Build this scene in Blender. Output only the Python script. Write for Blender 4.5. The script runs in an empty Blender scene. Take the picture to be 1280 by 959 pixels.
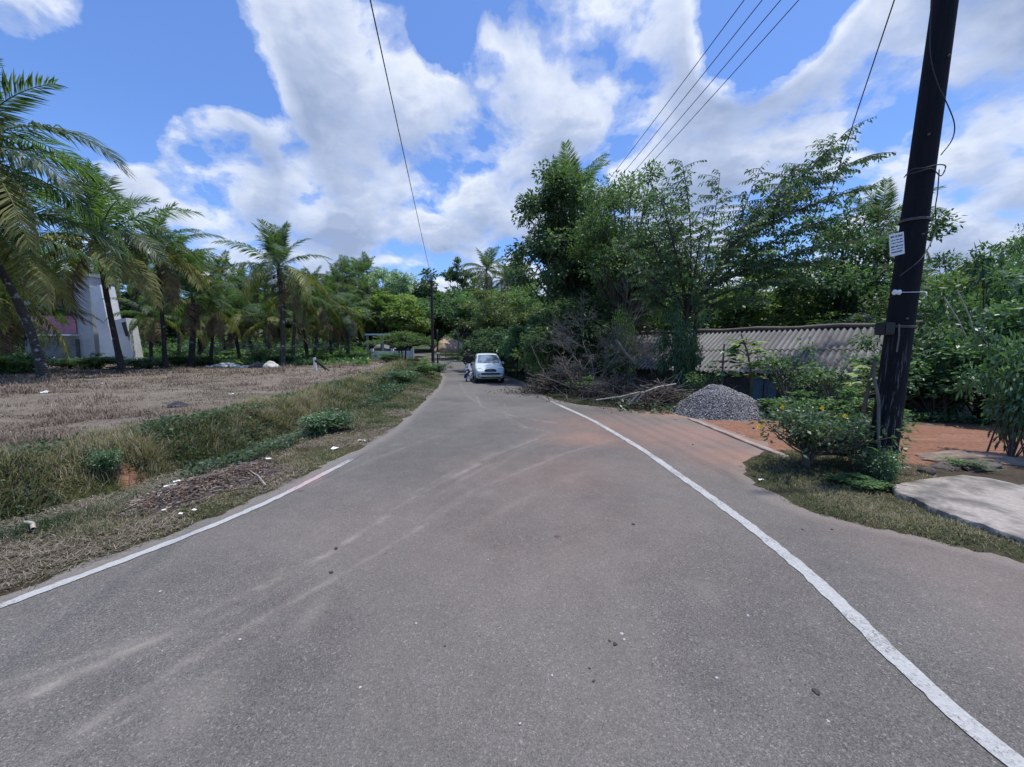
import bpy, math, random
import numpy as np
from mathutils import Vector, Matrix, Euler

R = math.radians
PI = math.pi
random.seed(7)
scene = bpy.context.scene
COL = scene.collection

# ------------------------------------------------------------------ camera
F_PX, CX, CY, HOR, CAMH = 485.0, 640.0, 479.5, 437.0, 1.7
PITCH = math.atan((CY - HOR) / F_PX)
cam = bpy.data.cameras.new('camera')
cam_o = bpy.data.objects.new('camera', cam)
COL.objects.link(cam_o)
cam.sensor_width = 36.0
cam.lens = F_PX / 1280 * 36
cam.clip_end = 3000
cam.clip_start = 0.05
cam_o.location = (0, 0, CAMH)
cam_o.rotation_euler = (R(90) - PITCH, 0, 0)
scene.camera = cam_o

def ray(px, py):
    u = (px - CX) / F_PX
    v = (CY - py) / F_PX
    return np.array([u, math.cos(PITCH) + v * math.sin(PITCH), -math.sin(PITCH) + v * math.cos(PITCH)])

def G(px, py, z=0.0):
    d = ray(px, py)
    t = (z - CAMH) / d[2]
    return (d[0] * t, d[1] * t)

def W(px, py, y):
    d = ray(px, py)
    t = y / d[1]
    return np.array([d[0] * t, y, CAMH + d[2] * t])

# ------------------------------------------------------------------ noise
def _hash(ix, iy, seed):
    n = (ix * 374761393 + iy * 668265263 + seed * 974634777).astype(np.int64) & 0x7fffffff
    n = ((n ^ (n >> 13)) * 1274126177) & 0x7fffffff
    n = n ^ (n >> 16)
    return (n & 0xffff) / 65535.0

def vnoise(x, y, scale=1.0, seed=0):
    x = np.asarray(x, float) * scale
    y = np.asarray(y, float) * scale
    ix = np.floor(x).astype(np.int64); iy = np.floor(y).astype(np.int64)
    fx = x - ix; fy = y - iy
    fx = fx * fx * (3 - 2 * fx); fy = fy * fy * (3 - 2 * fy)
    a = _hash(ix, iy, seed); b = _hash(ix + 1, iy, seed)
    c = _hash(ix, iy + 1, seed); d = _hash(ix + 1, iy + 1, seed)
    return (a * (1 - fx) + b * fx) * (1 - fy) + (c * (1 - fx) + d * fx) * fy

def fbm(x, y, scale=1.0, seed=0, octv=4):
    s = 0; a = 0.5
    for k in range(octv):
        s = s + a * vnoise(x, y, scale * 2 ** k, seed + k * 17)
        a *= 0.5
    return s / (1 - 0.5 ** octv)

def sstep(x, a, b):
    t = np.clip((np.asarray(x, float) - a) / (b - a), 0, 1)
    return t * t * (3 - 2 * t)

# ------------------------------------------------------------------ road edges (world metres, on the ground)
_L = [(-16, -12), (-9.2, -7.2), (-5.0, -1.6), (-4.1, 0.6)]
_L += [G(*p) for p in [(0, 757), (200, 685), (330, 632), (410, 590), (445, 572), (500, 540), (535, 505), (553, 485), (558, 472)]]
_L += [(-6.2, 33), (-9.6, 45), (-14.8, 60), (-27, 90), (-41, 120), (-60, 150)]
LINE_L = np.array(_L)
_R = [(5.4, -12), (3.4, -3), (2.4, 0.2)]
_R += [G(*p) for p in [(1235, 959), (1100, 800), (1000, 705), (900, 630), (800, 560), (740, 525), (700, 507)]]
_R += [(1.0, 14), (0.55, 18), (0.1, 22), (-1.2, 28), (-2.6, 33), (-6.1, 45), (-11, 60), (-22.5, 90), (-36.5, 120), (-55, 150)]
LINE_R = np.array(_R)
APR = np.array([(7.0, -12), (5.0, -3), (4.6, 1.5)] + [G(*p) for p in
      [(1280, 706), (1202, 682), (1111, 665), (1021, 650), (946, 616), (922, 584)]] +
      [(3.75, 6.15), (4.55, 6.6), (4.5, 9.9), (3.0, 11.2), (1.75, 12.0), (1.2, 14), (0.7, 18), (0.25, 22), (-1.05, 28), (-2.45, 33),
       (-5.9, 45), (-10.8, 60), (-22.2, 90), (-36.2, 120), (-54, 150)])
def _smooth(P, n=3):
    # resample by y and lightly smooth so edges curve
    y = np.linspace(-12, 150, 3240)
    x = np.interp(y, P[:, 1], P[:, 0])
    for _ in range(n):
        k = 9
        xp = np.pad(x, k, mode='edge')
        xp[:k] = x[0] - (x[1] - x[0]) * np.arange(k, 0, -1)
        x = np.convolve(xp, np.ones(2 * k + 1) / (2 * k + 1), 'valid')
    return y, x
_yl, _xl = _smooth(LINE_L)
_yr, _xr = _smooth(LINE_R)
_ya, _xa = _smooth(APR, 1)
def xl(y): return np.interp(y, _yl, _xl) - 0.16      # left asphalt edge
def xline_l(y): return np.interp(y, _yl, _xl)
def xline_r(y): return np.interp(y, _yr, _xr)
def xa(y): return np.interp(y, _ya, _xa)             # right asphalt edge

def zbase(y):
    y = np.asarray(y, float)
    d = np.clip(y - 33, 0, None)
    return 0.03 * d * d / (d + 6) + 0.05 * np.clip(y - 115, 0, 200)

def H(x, y, fine=True):
    x = np.asarray(x, float); y = np.asarray(y, float)
    wob = (fbm(x, y, 2.3, 3) - 0.5) * 0.28 + (vnoise(x, y, 9, 5) - 0.5) * 0.10
    s = xl(y) - x + wob
    r = x - xa(y) + wob
    zb = zbase(y)
    near = 1 - sstep(y, 11, 19)
    ditch = np.interp(s, [-.3, -.05, .08, .4, 1.3, 1.8, 2.3, 2.7, 3.0, 3.35, 6, 30, 80, 400], [-.07, -.04, .012, .035, .03, -.16, -.40, -.38, -.06, .25, .29, .28, .5, 6])
    mound = np.interp(s, [-.3, -.05, .08, .5, 1.2, 2.2, 3.5, 6, 30, 80, 400], [-.07, -.04, .012, .08, .26, .36, .26, .20, .25, .5, 6])
    left = ditch * near + mound * (1 - near)
    right = np.interp(r, [-.3, -.05, .08, .5, 3, 40, 400], [-.07, -.04, .01, .03, .02, .3, 8])
    dip = -1.25 * sstep(x - 0.15 * y, 1.5, 4.5) * sstep(y + 0.25 * x, 12.3, 15.0) * (1 - sstep(y, 30, 50))
    dip = dip - 0.18 * sstep(x, 6.5, 12) * (1 - sstep(y, 9, 14))
    right = right + dip
    inside = (s < 0) & (r < 0)
    z = np.where(s > -0.05, left, np.where(r > -0.05, right, -.07))
    z = np.where(inside & (np.minimum(-s, -r) > .05), -.07, z)
    off = np.clip(np.maximum(s, r), 0, 1)
    if fine:
        z = z + off * ((fbm(x, y, 0.9, 11) - 0.5) * 0.10 + (vnoise(x, y, 5, 21) - .5) * 0.035)
    z = z + off * (fbm(x, y, 0.11, 31) - 0.5) * 0.25 * np.clip(np.maximum(s, r) / 12, 0, 1)
    return z + zb

def h(x, y): return float(H(np.array([x]), np.array([y]))[0])

# ------------------------------------------------------------------ object helpers
def tag(o, label=None, cat=None, group=None, kind=None):
    if label: o['label'] = label
    if cat: o['category'] = cat
    if group: o['group'] = group
    if kind: o['kind'] = kind
    return o

def empty(name, loc, rz=0, scale=1):
    o = bpy.data.objects.new(name, None)
    COL.objects.link(o)
    o.location = loc
    o.rotation_euler = (0, 0, rz)
    o.scale = (scale,) * 3
    o.empty_display_size = 0.2
    return o

def link(name, mesh, parent=None, loc=(0, 0, 0), rot=(0, 0, 0)):
    o = bpy.data.objects.new(name, mesh)
    COL.objects.link(o)
    o.location = loc
    o.rotation_euler = rot
    if parent: o.parent = parent
    return o

def mesh_np(name, V, faces_list, mats=None, mat_idx=None, attrs=None, smooth=False):
    """faces_list: list of int arrays (n,k)"""
    V = np.asarray(V, np.float32)
    me = bpy.data.meshes.new(name)
    me.vertices.add(len(V))
    me.vertices.foreach_set('co', V.ravel())
    fl = [np.asarray(f, np.int32) for f in faces_list if len(f)]
    loops = np.concatenate([f.ravel() for f in fl])
    tot = np.concatenate([np.full(len(f), f.shape[1], np.int32) for f in fl])
    start = np.concatenate([[0], np.cumsum(tot)[:-1]]).astype(np.int32)
    me.loops.add(len(loops))
    me.loops.foreach_set('vertex_index', loops)
    me.polygons.add(len(tot))
    me.polygons.foreach_set('loop_start', start)
    if smooth:
        me.polygons.foreach_set('use_smooth', np.ones(len(tot), bool))
    for m in (mats or []): me.materials.append(m)
    if mat_idx is not None:
        me.polygons.foreach_set('material_index', np.asarray(mat_idx, np.int32))
    for nm, (dom, arr) in (attrs or {}).items():
        a = me.attributes.new(nm, 'FLOAT', dom)
        a.data.foreach_set('value', np.asarray(arr, np.float32))
    me.update()
    me.validate()
    return me

class MB:
    """small mesh collector"""
    def __init__(s): s.v = []; s.f = []; s.m = []; s.sm = []
    def add(s, verts, faces, mi=0, smooth=False):
        o = len(s.v)
        s.v += [tuple(map(float, p)) for p in verts]
        for f in faces:
            s.f.append([i + o for i in f]); s.m.append(mi); s.sm.append(smooth)
        return s
    def box(s, c, d, rot=None, mi=0, bev=0.0):
        hx, hy, hz = d[0] / 2, d[1] / 2, d[2] / 2
        M = Euler(rot).to_matrix() if rot is not None else Matrix.Identity(3)
        if bev <= 0:
            P = [(-hx, -hy, -hz), (hx, -hy, -hz), (hx, hy, -hz), (-hx, hy, -hz), (-hx, -hy, hz), (hx, -hy, hz), (hx, hy, hz), (-hx, hy, hz)]
            Fc = [(0, 3, 2, 1), (4, 5, 6, 7), (0, 1, 5, 4), (1, 2, 6, 5), (2, 3, 7, 6), (3, 0, 4, 7)]
        else:
            import bmesh
            bm = bmesh.new()
            bmesh.ops.create_cube(bm, size=1)
            for v in bm.verts: v.co = Vector((v.co.x * d[0], v.co.y * d[1], v.co.z * d[2]))
            bmesh.ops.bevel(bm, geom=list(bm.edges), offset=bev, segments=2, affect='EDGES')
            bm.verts.index_update()
            P = [tuple(v.co) for v in bm.verts]; Fc = [[v.index for v in f.verts] for f in bm.faces]
            bm.free()
        P = [tuple(M @ Vector(p) + Vector(c)) for p in P]
        return s.add(P, Fc, mi)
    def tube(s, pts, rad, n=8, mi=0, caps=True):
        V, Fq = tube_np(pts, rad, n)
        s.add(V, [tuple(f) for f in Fq], mi, True)
        if caps:
            o = len(s.v) - len(V)
            s.f.append([o + i for i in range(n)][::-1]); s.m.append(mi); s.sm.append(False)
            s.f.append([len(s.v) - n + i for i in range(n)]); s.m.append(mi); s.sm.append(False)
        return s
    def mesh(s, name, mats):
        me = bpy.data.meshes.new(name)
        me.from_pydata(s.v, [], s.f)
        for m in (mats if isinstance(mats, (list, tuple)) else [mats]): me.materials.append(m)
        me.polygons.foreach_set('material_index', s.m)
        me.polygons.foreach_set('use_smooth', s.sm)
        me.update()
        return me
    def build(s, name, mats, parent=None, loc=(0, 0, 0), rot=(0, 0, 0)):
        return link(name, s.mesh(name, mats), parent, loc, rot)

def tube_np(pts, rad, n=6):
    P = np.asarray(pts, float); m = len(P)
    rad = np.full(m, rad) if np.isscalar(rad) else np.asarray(rad, float)
    T = np.gradient(P, axis=0)
    T /= np.linalg.norm(T, axis=1)[:, None] + 1e-9
    ref = np.array([0, 0, 1.0]) if abs(T[0][2]) < .9 else np.array([1.0, 0, 0])
    U = np.cross(T, ref); U /= np.linalg.norm(U, axis=1)[:, None] + 1e-9
    Vv = np.cross(T, U)
    a = np.arange(n) * 2 * PI / n
    ring = P[:, None, :] + rad[:, None, None] * (np.cos(a)[None, :, None] * U[:, None, :] + np.sin(a)[None, :, None] * Vv[:, None, :])
    V = ring.reshape(-1, 3)
    i = np.arange(m - 1)[:, None] * n; j = np.arange(n)[None, :]; k = (np.arange(n)[None, :] + 1) % n
    Fq = np.stack([(i + j), (i + k), (i + n + k), (i + n + j)], -1).reshape(-1, 4)
    return V, Fq

class Tubes:
    def __init__(s): s.V = []; s.F = []; s.n = 0
    def add(s, pts, rad, n=6):
        V, Fq = tube_np(pts, rad, n)
        s.V.append(V); s.F.append(Fq + s.n); s.n += len(V)
    def mesh(s, name, mat):
        return mesh_np(name, np.concatenate(s.V), [np.concatenate(s.F)], [mat], smooth=True)

# ------------------------------------------------------------------ materials
def new_mat(name):
    m = bpy.data.materials.new(name)
    m.use_nodes = True
    nt = m.node_tree
    return m, nt, nt.nodes['Principled BSDF'], nt.nodes['Material Output']

def N(nt, t, **kw):
    n = nt.nodes.new(t)
    for k, v in kw.items():
        if k in n.inputs.keys(): n.inputs[k].default_value = v
        else: setattr(n, k, v)
    return n

def noise_node(nt, scale, detail=4, rough=.55, vec=None):
    n = N(nt, 'ShaderNodeTexNoise')
    n.inputs['Scale'].default_value = scale
    n.inputs['Detail'].default_value = detail
    n.inputs['Roughness'].default_value = rough
    if vec is not None: nt.links.new(vec, n.inputs['Vector'])
    return n

def ramp(nt, src, stops):
    r = N(nt, 'ShaderNodeValToRGB')
    el = r.color_ramp.elements
    while len(el) > 1: el.remove(el[-1])
    el[0].position = stops[0][0]; el[0].color = tuple(stops[0][1]) + (1,) if len(stops[0][1]) == 3 else stops[0][1]
    for p, c in stops[1:]:
        e = el.new(p); e.color = tuple(c) + (1,) if len(c) == 3 else c
    nt.links.new(src, r.inputs[0])
    return r

def mix(nt, fac, a, b, mode='MIX'):
    m = N(nt, 'ShaderNodeMix', data_type='RGBA', blend_type=mode)
    for idx, val in ((0, fac), (6, a), (7, b)):
        sock = m.inputs[idx]
        if hasattr(val, 'node'): nt.links.new(val, sock)
        elif isinstance(val, (int, float)): sock.default_value = val if idx == 0 else (val, val, val, 1)
        else: sock.default_value = tuple(val) + (1,)
    return m.outputs[2]

def math_n(nt, op, a, b=None, c=None, clamp=False):
    m = N(nt, 'ShaderNodeMath', operation=op)
    m.use_clamp = clamp
    for i, v in enumerate((a, b, c)):
        if v is None: continue
        if hasattr(v, 'node'): nt.links.new(v, m.inputs[i])
        else: m.inputs[i].default_value = v
    return m.outputs[0]

def attr(nt, name):
    a = N(nt, 'ShaderNodeAttribute')
    a.attribute_name = name
    return a.outputs['Fac']

def coords(nt, kind='Object'):
    return N(nt, 'ShaderNodeTexCoord').outputs[kind]

def bump(nt, src, strength, dist, bsdf):
    b = N(nt, 'ShaderNodeBump')
    b.inputs['Strength'].default_value = strength
    b.inputs['Distance'].default_value = dist
    nt.links.new(src, b.inputs['Height'])
    nt.links.new(b.outputs[0], bsdf.inputs['Normal'])
    return b

def simple(name, col, rough=.7, metal=0, var=0.25, scale=6, spec=None, bmp=0, bscale=40, detail=5):
    m, nt, b, o = new_mat(name)
    c = coords(nt)
    n = noise_node(nt, scale, detail, .6, c)
    lo = tuple(x * (1 - var) for x in col); hi = tuple(min(1, x * (1 + var)) for x in col)
    r = ramp(nt, n.outputs[0], [(.3, lo), (.7, hi)])
    nt.links.new(r.outputs[0], b.inputs['Base Color'])
    b.inputs['Roughness'].default_value = rough
    b.inputs['Metallic'].default_value = metal
    if spec is not None: b.inputs['Specular IOR Level'].default_value = spec
    if bmp:
        n2 = noise_node(nt, bscale, 5, .6, c)
        bump(nt, n2.outputs[0], bmp, .02, b)
    return m

LEAF_GAIN = {'leaf_dark': 2.0, 'leaf_mid': 1.8, 'leaf_bright': 1.25, 'leaf_pale': 1.7, 'leaf_olive': 1.7, 'leaf_shrub': 1.6, 'frond': 1.75, 'frond_yellow': 1.5, 'frond_dry': 1.3, 'weed': 1.1}
def leaf_mat(name, dark, mid, light, trans=.35, rough=.5, spec=.35, tcol=None):
    gk = LEAF_GAIN.get(name, 1.0)
    def _ds(c):
        L = .3 * c[0] + .6 * c[1] + .1 * c[2]
        return tuple((v * .84 + L * .16) * gk for v in c) if name in LEAF_GAIN else c
    dark, mid, light = _ds(dark), _ds(mid), _ds(light)
    m, nt, b, o = new_mat(name)
    a = attr(nt, 'rnd')
    oi = N(nt, 'ShaderNodeObjectInfo')
    r = ramp(nt, a, [(0, dark), (.5, mid), (1, light)])
    hsv = N(nt, 'ShaderNodeHueSaturation')
    v = math_n(nt, 'MULTIPLY_ADD', oi.outputs['Random'], .3, .85)
    nt.links.new(v, hsv.inputs['Value'])
    hh = math_n(nt, 'MULTIPLY_ADD', oi.outputs['Random'], .03, .485)
    nt.links.new(hh, hsv.inputs['Hue'])
    nt.links.new(r.outputs[0], hsv.inputs['Color'])
    nt.links.new(hsv.outputs[0], b.inputs['Base Color'])
    b.inputs['Roughness'].default_value = rough
    b.inputs['Specular IOR Level'].default_value = spec
    t = N(nt, 'ShaderNodeBsdfTranslucent')
    tm = mix(nt, 1.0, hsv.outputs[0], tcol or (1.5, 1.7, .7), 'MULTIPLY')
    nt.links.new(tm, t.inputs['Color'])
    ms = N(nt, 'ShaderNodeMixShader')
    ms.inputs[0].default_value = trans
    nt.links.new(b.outputs[0], ms.inputs[1]); nt.links.new(t.outputs[0], ms.inputs[2])
    nt.links.new(ms.outputs[0], o.inputs['Surface'])
    return m

M = {}
M['leaf_dark'] = leaf_mat('leaf_dark', (.016, .036, .018), (.032, .066, .028), (.062, .11, .042))
M['leaf_mid'] = leaf_mat('leaf_mid', (.024, .052, .018), (.048, .092, .03), (.09, .15, .045))
M['leaf_bright'] = leaf_mat('leaf_bright', (.07, .12, .03), (.14, .215, .05), (.24, .33, .08), .4)
M['leaf_pale'] = leaf_mat('leaf_pale', (.075, .12, .08), (.15, .21, .13), (.27, .33, .22), .3)
M['leaf_olive'] = leaf_mat('leaf_olive', (.035, .05, .018), (.07, .09, .032), (.12, .14, .05))
M['leaf_shrub'] = leaf_mat('leaf_shrub', (.022, .05, .022), (.045, .095, .04), (.10, .17, .075), .3, .4, .5)
M['frond'] = leaf_mat('frond', (.02, .04, .02), (.04, .07, .032), (.075, .115, .05), .42, .5, .3, (1.6, 1.85, .6))
M['frond_yellow'] = leaf_mat('frond_yellow', (.055, .075, .022), (.13, .145, .035), (.25, .225, .06), .35, .55, .3, (1.3, 1.35, .6))
M['frond_dry'] = leaf_mat('frond_dry', (.09, .068, .042), (.17, .13, .08), (.26, .21, .14), .2, .7, .2, (1.2, 1.1, .8))
M['grass'] = leaf_mat('grass', (.024, .046, .022), (.066, .085, .042), (.25, .215, .15), .25, .65, .2)
M['straw'] = leaf_mat('straw', (.10, .083, .064), (.225, .19, .15), (.40, .345, .275), .12, .8, .12, (1.2, 1.1, .9))
M['weed'] = leaf_mat('weed', (.022, .046, .022), (.05, .088, .04), (.11, .155, .07), .35, .5, .35)
M['flower'] = leaf_mat('flower', (.75, .52, .02), (.85, .62, .02), (.9, .72, .05), .3, .5, .3, (1.2, 1.1, .5))

def bark_mat(name, col, var=.5, scale=(8, 8, 2), bmp=.8, rings=False, patch=None):
    m, nt, b, o = new_mat(name)
    c = coords(nt)
    mp = N(nt, 'ShaderNodeMapping')
    mp.inputs['Scale'].default_value = scale
    nt.links.new(c, mp.inputs[0])
    n = noise_node(nt, 1.5, 8, .65, mp.outputs[0])
    lo = tuple(x * (1 - var) for x in col); hi = tuple(min(1, x * (1 + var)) for x in col)
    r = ramp(nt, n.outputs[0], [(.32, lo), (.68, hi)])
    colr = r.outputs[0]
    if patch:
        n2 = noise_node(nt, patch[1], 4, .6, c)
        r2 = ramp(nt, n2.outputs[0], [(patch[2], (0, 0, 0)), (patch[2] + .08, (1, 1, 1))])
        colr = mix(nt, r2.outputs[0], colr, patch[0])
    nt.links.new(colr, b.inputs['Base Color'])
    b.inputs['Roughness'].default_value = .85
    src = n.outputs[0]
    if rings:
        w = N(nt, 'ShaderNodeTexWave', wave_type='BANDS', bands_direction='Z')
        w.inputs['Scale'].default_value = 2.6
        w.inputs['Distortion'].default_value = 2.5
        w.inputs['Detail'].default_value = 3
        nt.links.new(c, w.inputs[0])
        src = math_n(nt, 'ADD', w.outputs['Fac'], n.outputs[0])
    bump(nt, src, bmp, .03, b)
    return m
M['bark'] = bark_mat('bark', (.10, .082, .062), .5)
M['bark_grey'] = bark_mat('bark_grey', (.17, .155, .135), .4)
M['bark_dark'] = bark_mat('bark_dark', (.05, .042, .034), .5)
M['palm_bark'] = bark_mat('palm_bark', (.06, .052, .046), .5, (5, 5, 5), .7, True, ((.34, .33, .31), 3.2, .56))
M['palm_bark_dark'] = bark_mat('palm_bark_dark', (.028, .024, .022), .5, (5, 5, 5), .7, True, ((.22, .21, .2), 2.6, .62))
M['twig'] = bark_mat('twig', (.095, .077, .063), .5)
M['twig_grey'] = bark_mat('twig_grey', (.13, .125, .11), .35)
M['twig_pale'] = bark_mat('twig_pale', (.36, .32, .26), .3)

# asphalt
def asphalt_mat():
    m, nt, b, o = new_mat('asphalt')
    c = coords(nt)
    big = noise_node(nt, .35, 5, .6, c)
    mid = noise_node(nt, 3.0, 6, .65, c)
    vor = N(nt, 'ShaderNodeTexVoronoi'); vor.inputs['Scale'].default_value = 210
    nt.links.new(c, vor.inputs['Vector'])
    vor2 = N(nt, 'ShaderNodeTexVoronoi'); vor2.inputs['Scale'].default_value = 95
    nt.links.new(c, vor2.inputs['Vector'])
    base = ramp(nt, big.outputs[0], [(.3, (.094, .089, .083)), (.7, (.132, .124, .115))]).outputs[0]
    md = ramp(nt, mid.outputs[0], [(.25, (.82, .82, .82)), (.75, (1.15, 1.15, 1.15))]).outputs[0]
    base = mix(nt, 1.0, base, md, 'MULTIPLY')
    # aggregate chips
    sep = N(nt, 'ShaderNodeSeparateColor'); nt.links.new(vor.outputs['Color'], sep.inputs[0])
    chip = ramp(nt, sep.outputs[0], [(0, (.45, .45, .45)), (.5, (.95, .95, .95)), (.9, (1.3, 1.29, 1.27)), (1, (2.1, 2.05, 2.0))]).outputs[0]
    base = mix(nt, .8, base, mix(nt, 1.0, base, chip, 'MULTIPLY'))
    sep2 = N(nt, 'ShaderNodeSeparateColor'); nt.links.new(vor2.outputs['Color'], sep2.inputs[0])
    chip2 = ramp(nt, sep2.outputs[1], [(0, (.4, .4, .4)), (.12, (1, 1, 1)), (.93, (1, 1, 1)), (.97, (1.9, 1.85, 1.8))]).outputs[0]
    base = mix(nt, .6, base, mix(nt, 1.0, base, chip2, 'MULTIPLY'))
    # rare pale stones and oil spots
    v3 = N(nt, 'ShaderNodeTexVoronoi'); v3.inputs['Scale'].default_value = 1.7
    dvn = noise_node(nt, 16, 4, .6, c)
    dvm = N(nt, 'ShaderNodeVectorMath', operation='MULTIPLY_ADD'); nt.links.new(dvn.outputs['Color'], dvm.inputs[0]); dvm.inputs[1].default_value = (.07, .07, 0); nt.links.new(c, dvm.inputs[2])
    nt.links.new(dvm.outputs[0], v3.inputs['Vector'])
    sp = ramp(nt, v3.outputs['Distance'], [(.035, (1, 1, 1)), (.075, (0, 0, 0))]).outputs[0]
    s3 = N(nt, 'ShaderNodeSeparateColor'); nt.links.new(v3.outputs['Color'], s3.inputs[0])
    pick = ramp(nt, s3.outputs[0], [(.70, (0, 0, 0)), (.72, (1, 1, 1))]).outputs[0]
    spot = mix(nt, 1.0, sp, pick, 'MULTIPLY')
    bw = N(nt, 'ShaderNodeRGBToBW'); nt.links.new(spot, bw.inputs[0])
    base = mix(nt, math_n(nt, 'MULTIPLY', bw.outputs[0], .75), base, (.025, .024, .026))
    # dust
    dn = noise_node(nt, 26, 8, .8, c)
    dd = math_n(nt, 'MULTIPLY', attr(nt, 'dust'), math_n(nt, 'MULTIPLY_ADD', dn.outputs[0], 2.6, -.35), clamp=True)
    base = mix(nt, dd, base, (.27, .243, .21))
    rn = noise_node(nt, 7, 8, .8, c)
    rd = math_n(nt, 'MULTIPLY', attr(nt, 'red'), math_n(nt, 'MULTIPLY_ADD', rn.outputs[0], 1.7, .05), clamp=True)
    base = mix(nt, rd, base, (.29, .165, .125))
    pk = math_n(nt, 'MULTIPLY', attr(nt, 'pink'), math_n(nt, 'MULTIPLY_ADD', rn.outputs[0], 1.6, .1), clamp=True)
    base = mix(nt, pk, base, (.5, .24, .25))
    nt.links.new(base, b.inputs['Base Color'])
    b.inputs['Roughness'].default_value = .8
    b.inputs['Specular IOR Level'].default_value = .35
    hh = math_n(nt, 'ADD', math_n(nt, 'MULTIPLY', vor.outputs['Distance'], 1.0), math_n(nt, 'MULTIPLY', vor2.outputs['Distance'], .8))
    bump(nt, hh, .45, .005, b)
    return m
M['asphalt'] = asphalt_mat()

def paint_mat():
    m, nt, b, o = new_mat('road_paint')
    c = coords(nt)
    n = noise_node(nt, 55, 8, .8, c)
    n2 = noise_node(nt, 2.2, 4, .6, c)
    w = math_n(nt, 'ADD', n.outputs[0], math_n(nt, 'MULTIPLY_ADD', n2.outputs[0], .5, -.25))
    w2 = math_n(nt, 'SUBTRACT', w, math_n(nt, 'MULTIPLY_ADD', attr(nt, 'wear'), .42, .055))
    r = ramp(nt, w2, [(.27, (0, 0, 0)), (.38, (1, 1, 1))])
    n3 = noise_node(nt, 60, 4, .6, c)
    wh = ramp(nt, n3.outputs[0], [(.3, (.31, .31, .305)), (.7, (.43, .43, .42))]).outputs[0]
    base = mix(nt, r.outputs[0], (.12, .115, .112), wh)
    rd = math_n(nt, 'MULTIPLY', attr(nt, 'pink'), math_n(nt, 'MULTIPLY', n.outputs[0], .8))
    base = mix(nt, rd, base, (.52, .2, .2))
    nt.links.new(base, b.inputs['Base Color'])
    b.inputs['Roughness'].default_value = .7
    bump(nt, n.outputs[0], .5, .006, b)
    return m
M['paint'] = paint_mat()

def ground_mat():
    m, nt, b, o = new_mat('ground')
    c = coords(nt)
    n1 = noise_node(nt, 1.1, 7, .65, c)
    n2 = noise_node(nt, 14, 7, .7, c)
    n3 = noise_node(nt, 60, 5, .7, c)
    soil = ramp(nt, n1.outputs[0], [(.3, (.062, .048, .034)), (.7, (.115, .09, .065))]).outputs[0]
    dry = ramp(nt, n1.outputs[0], [(.25, (.135, .112, .088)), (.55, (.205, .175, .142)), (.8, (.28, .245, .20))]).outputs[0]
    green = ramp(nt, n2.outputs[0], [(.3, (.03, .04, .016)), (.7, (.085, .095, .036))]).outputs[0]
    mpr = N(nt, 'ShaderNodeMapping'); mpr.inputs['Scale'].default_value = (.7, 7, 1); mpr.inputs['Rotation'].default_value = (0, 0, R(-6)); nt.links.new(c, mpr.inputs[0])
    nr = noise_node(nt, 1.0, 6, .65, mpr.outputs[0])
    red = ramp(nt, nr.outputs[0], [(.3, (.23, .112, .07)), (.6, (.31, .165, .11)), (.8, (.36, .235, .175))]).outputs[0]
    def msk(name, sharp=.25):
        a = attr(nt, name)
        k = math_n(nt, 'ADD', a, math_n(nt, 'MULTIPLY_ADD', n2.outputs[0], .8, -.4))
        return ramp(nt, k, [(.5 - sharp, (0, 0, 0)), (.5 + sharp, (1, 1, 1))]).outputs[0]
    base = mix(nt, msk('dry'), soil, dry)
    base = mix(nt, msk('green'), base, green)
    base = mix(nt, msk('red', .3), base, red)
    base = mix(nt, msk('ash', .2), base, (.04, .036, .036))
    f = ramp(nt, n2.outputs[0], [(.25, (.55, .55, .55)), (.5, (.95, .95, .95)), (.8, (1.3, 1.3, 1.3))]).outputs[0]
    base = mix(nt, 1.0, base, f, 'MULTIPLY')
    f = ramp(nt, n3.outputs[0], [(.25, (.7, .7, .7)), (.75, (1.3, 1.3, 1.3))]).outputs[0]
    base = mix(nt, 1.0, base, f, 'MULTIPLY')
    nt.links.new(base, b.inputs['Base Color'])
    b.inputs['Roughness'].default_value = .95
    b.inputs['Specular IOR Level'].default_value = .15
    hh = math_n(nt, 'ADD', n2.outputs[0], math_n(nt, 'MULTIPLY', n3.outputs[0], .5))
    bump(nt, hh, .9, .05, b)
    return m
M['ground'] = ground_mat()

def sheet_mat():
    m, nt, b, o = new_mat('cement_sheet')
    c = coords(nt)
    n = noise_node(nt, .9, 6, .65, c); n2 = noise_node(nt, 16, 6, .65, c)
    base = ramp(nt, n2.outputs[0], [(.3, (.12, .118, .115)), (.7, (.2, .195, .19))]).outputs[0]
    tn = math_n(nt, 'MULTIPLY_ADD', attr(nt, 'tone'), .7, .72)
    tcx = N(nt, 'ShaderNodeCombineColor'); [nt.links.new(tn, tcx.inputs[i]) for i in range(3)]
    base = mix(nt, 1.0, base, tcx.outputs[0], 'MULTIPLY')
    st = ramp(nt, n.outputs[0], [(.42, (0, 0, 0)), (.65, (1, 1, 1))]).outputs[0]
    base = mix(nt, math_n(nt, 'MULTIPLY', st, .6), base, (.09, .085, .08))
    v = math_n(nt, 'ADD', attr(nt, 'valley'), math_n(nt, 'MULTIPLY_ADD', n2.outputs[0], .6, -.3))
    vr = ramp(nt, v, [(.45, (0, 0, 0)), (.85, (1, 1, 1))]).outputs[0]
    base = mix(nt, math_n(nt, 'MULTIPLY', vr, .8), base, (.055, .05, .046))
    nt.links.new(base, b.inputs['Base Color']); b.inputs['Roughness'].default_value = .9
    bump(nt, n2.outputs[0], .4, .01, b)
    return m
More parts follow.
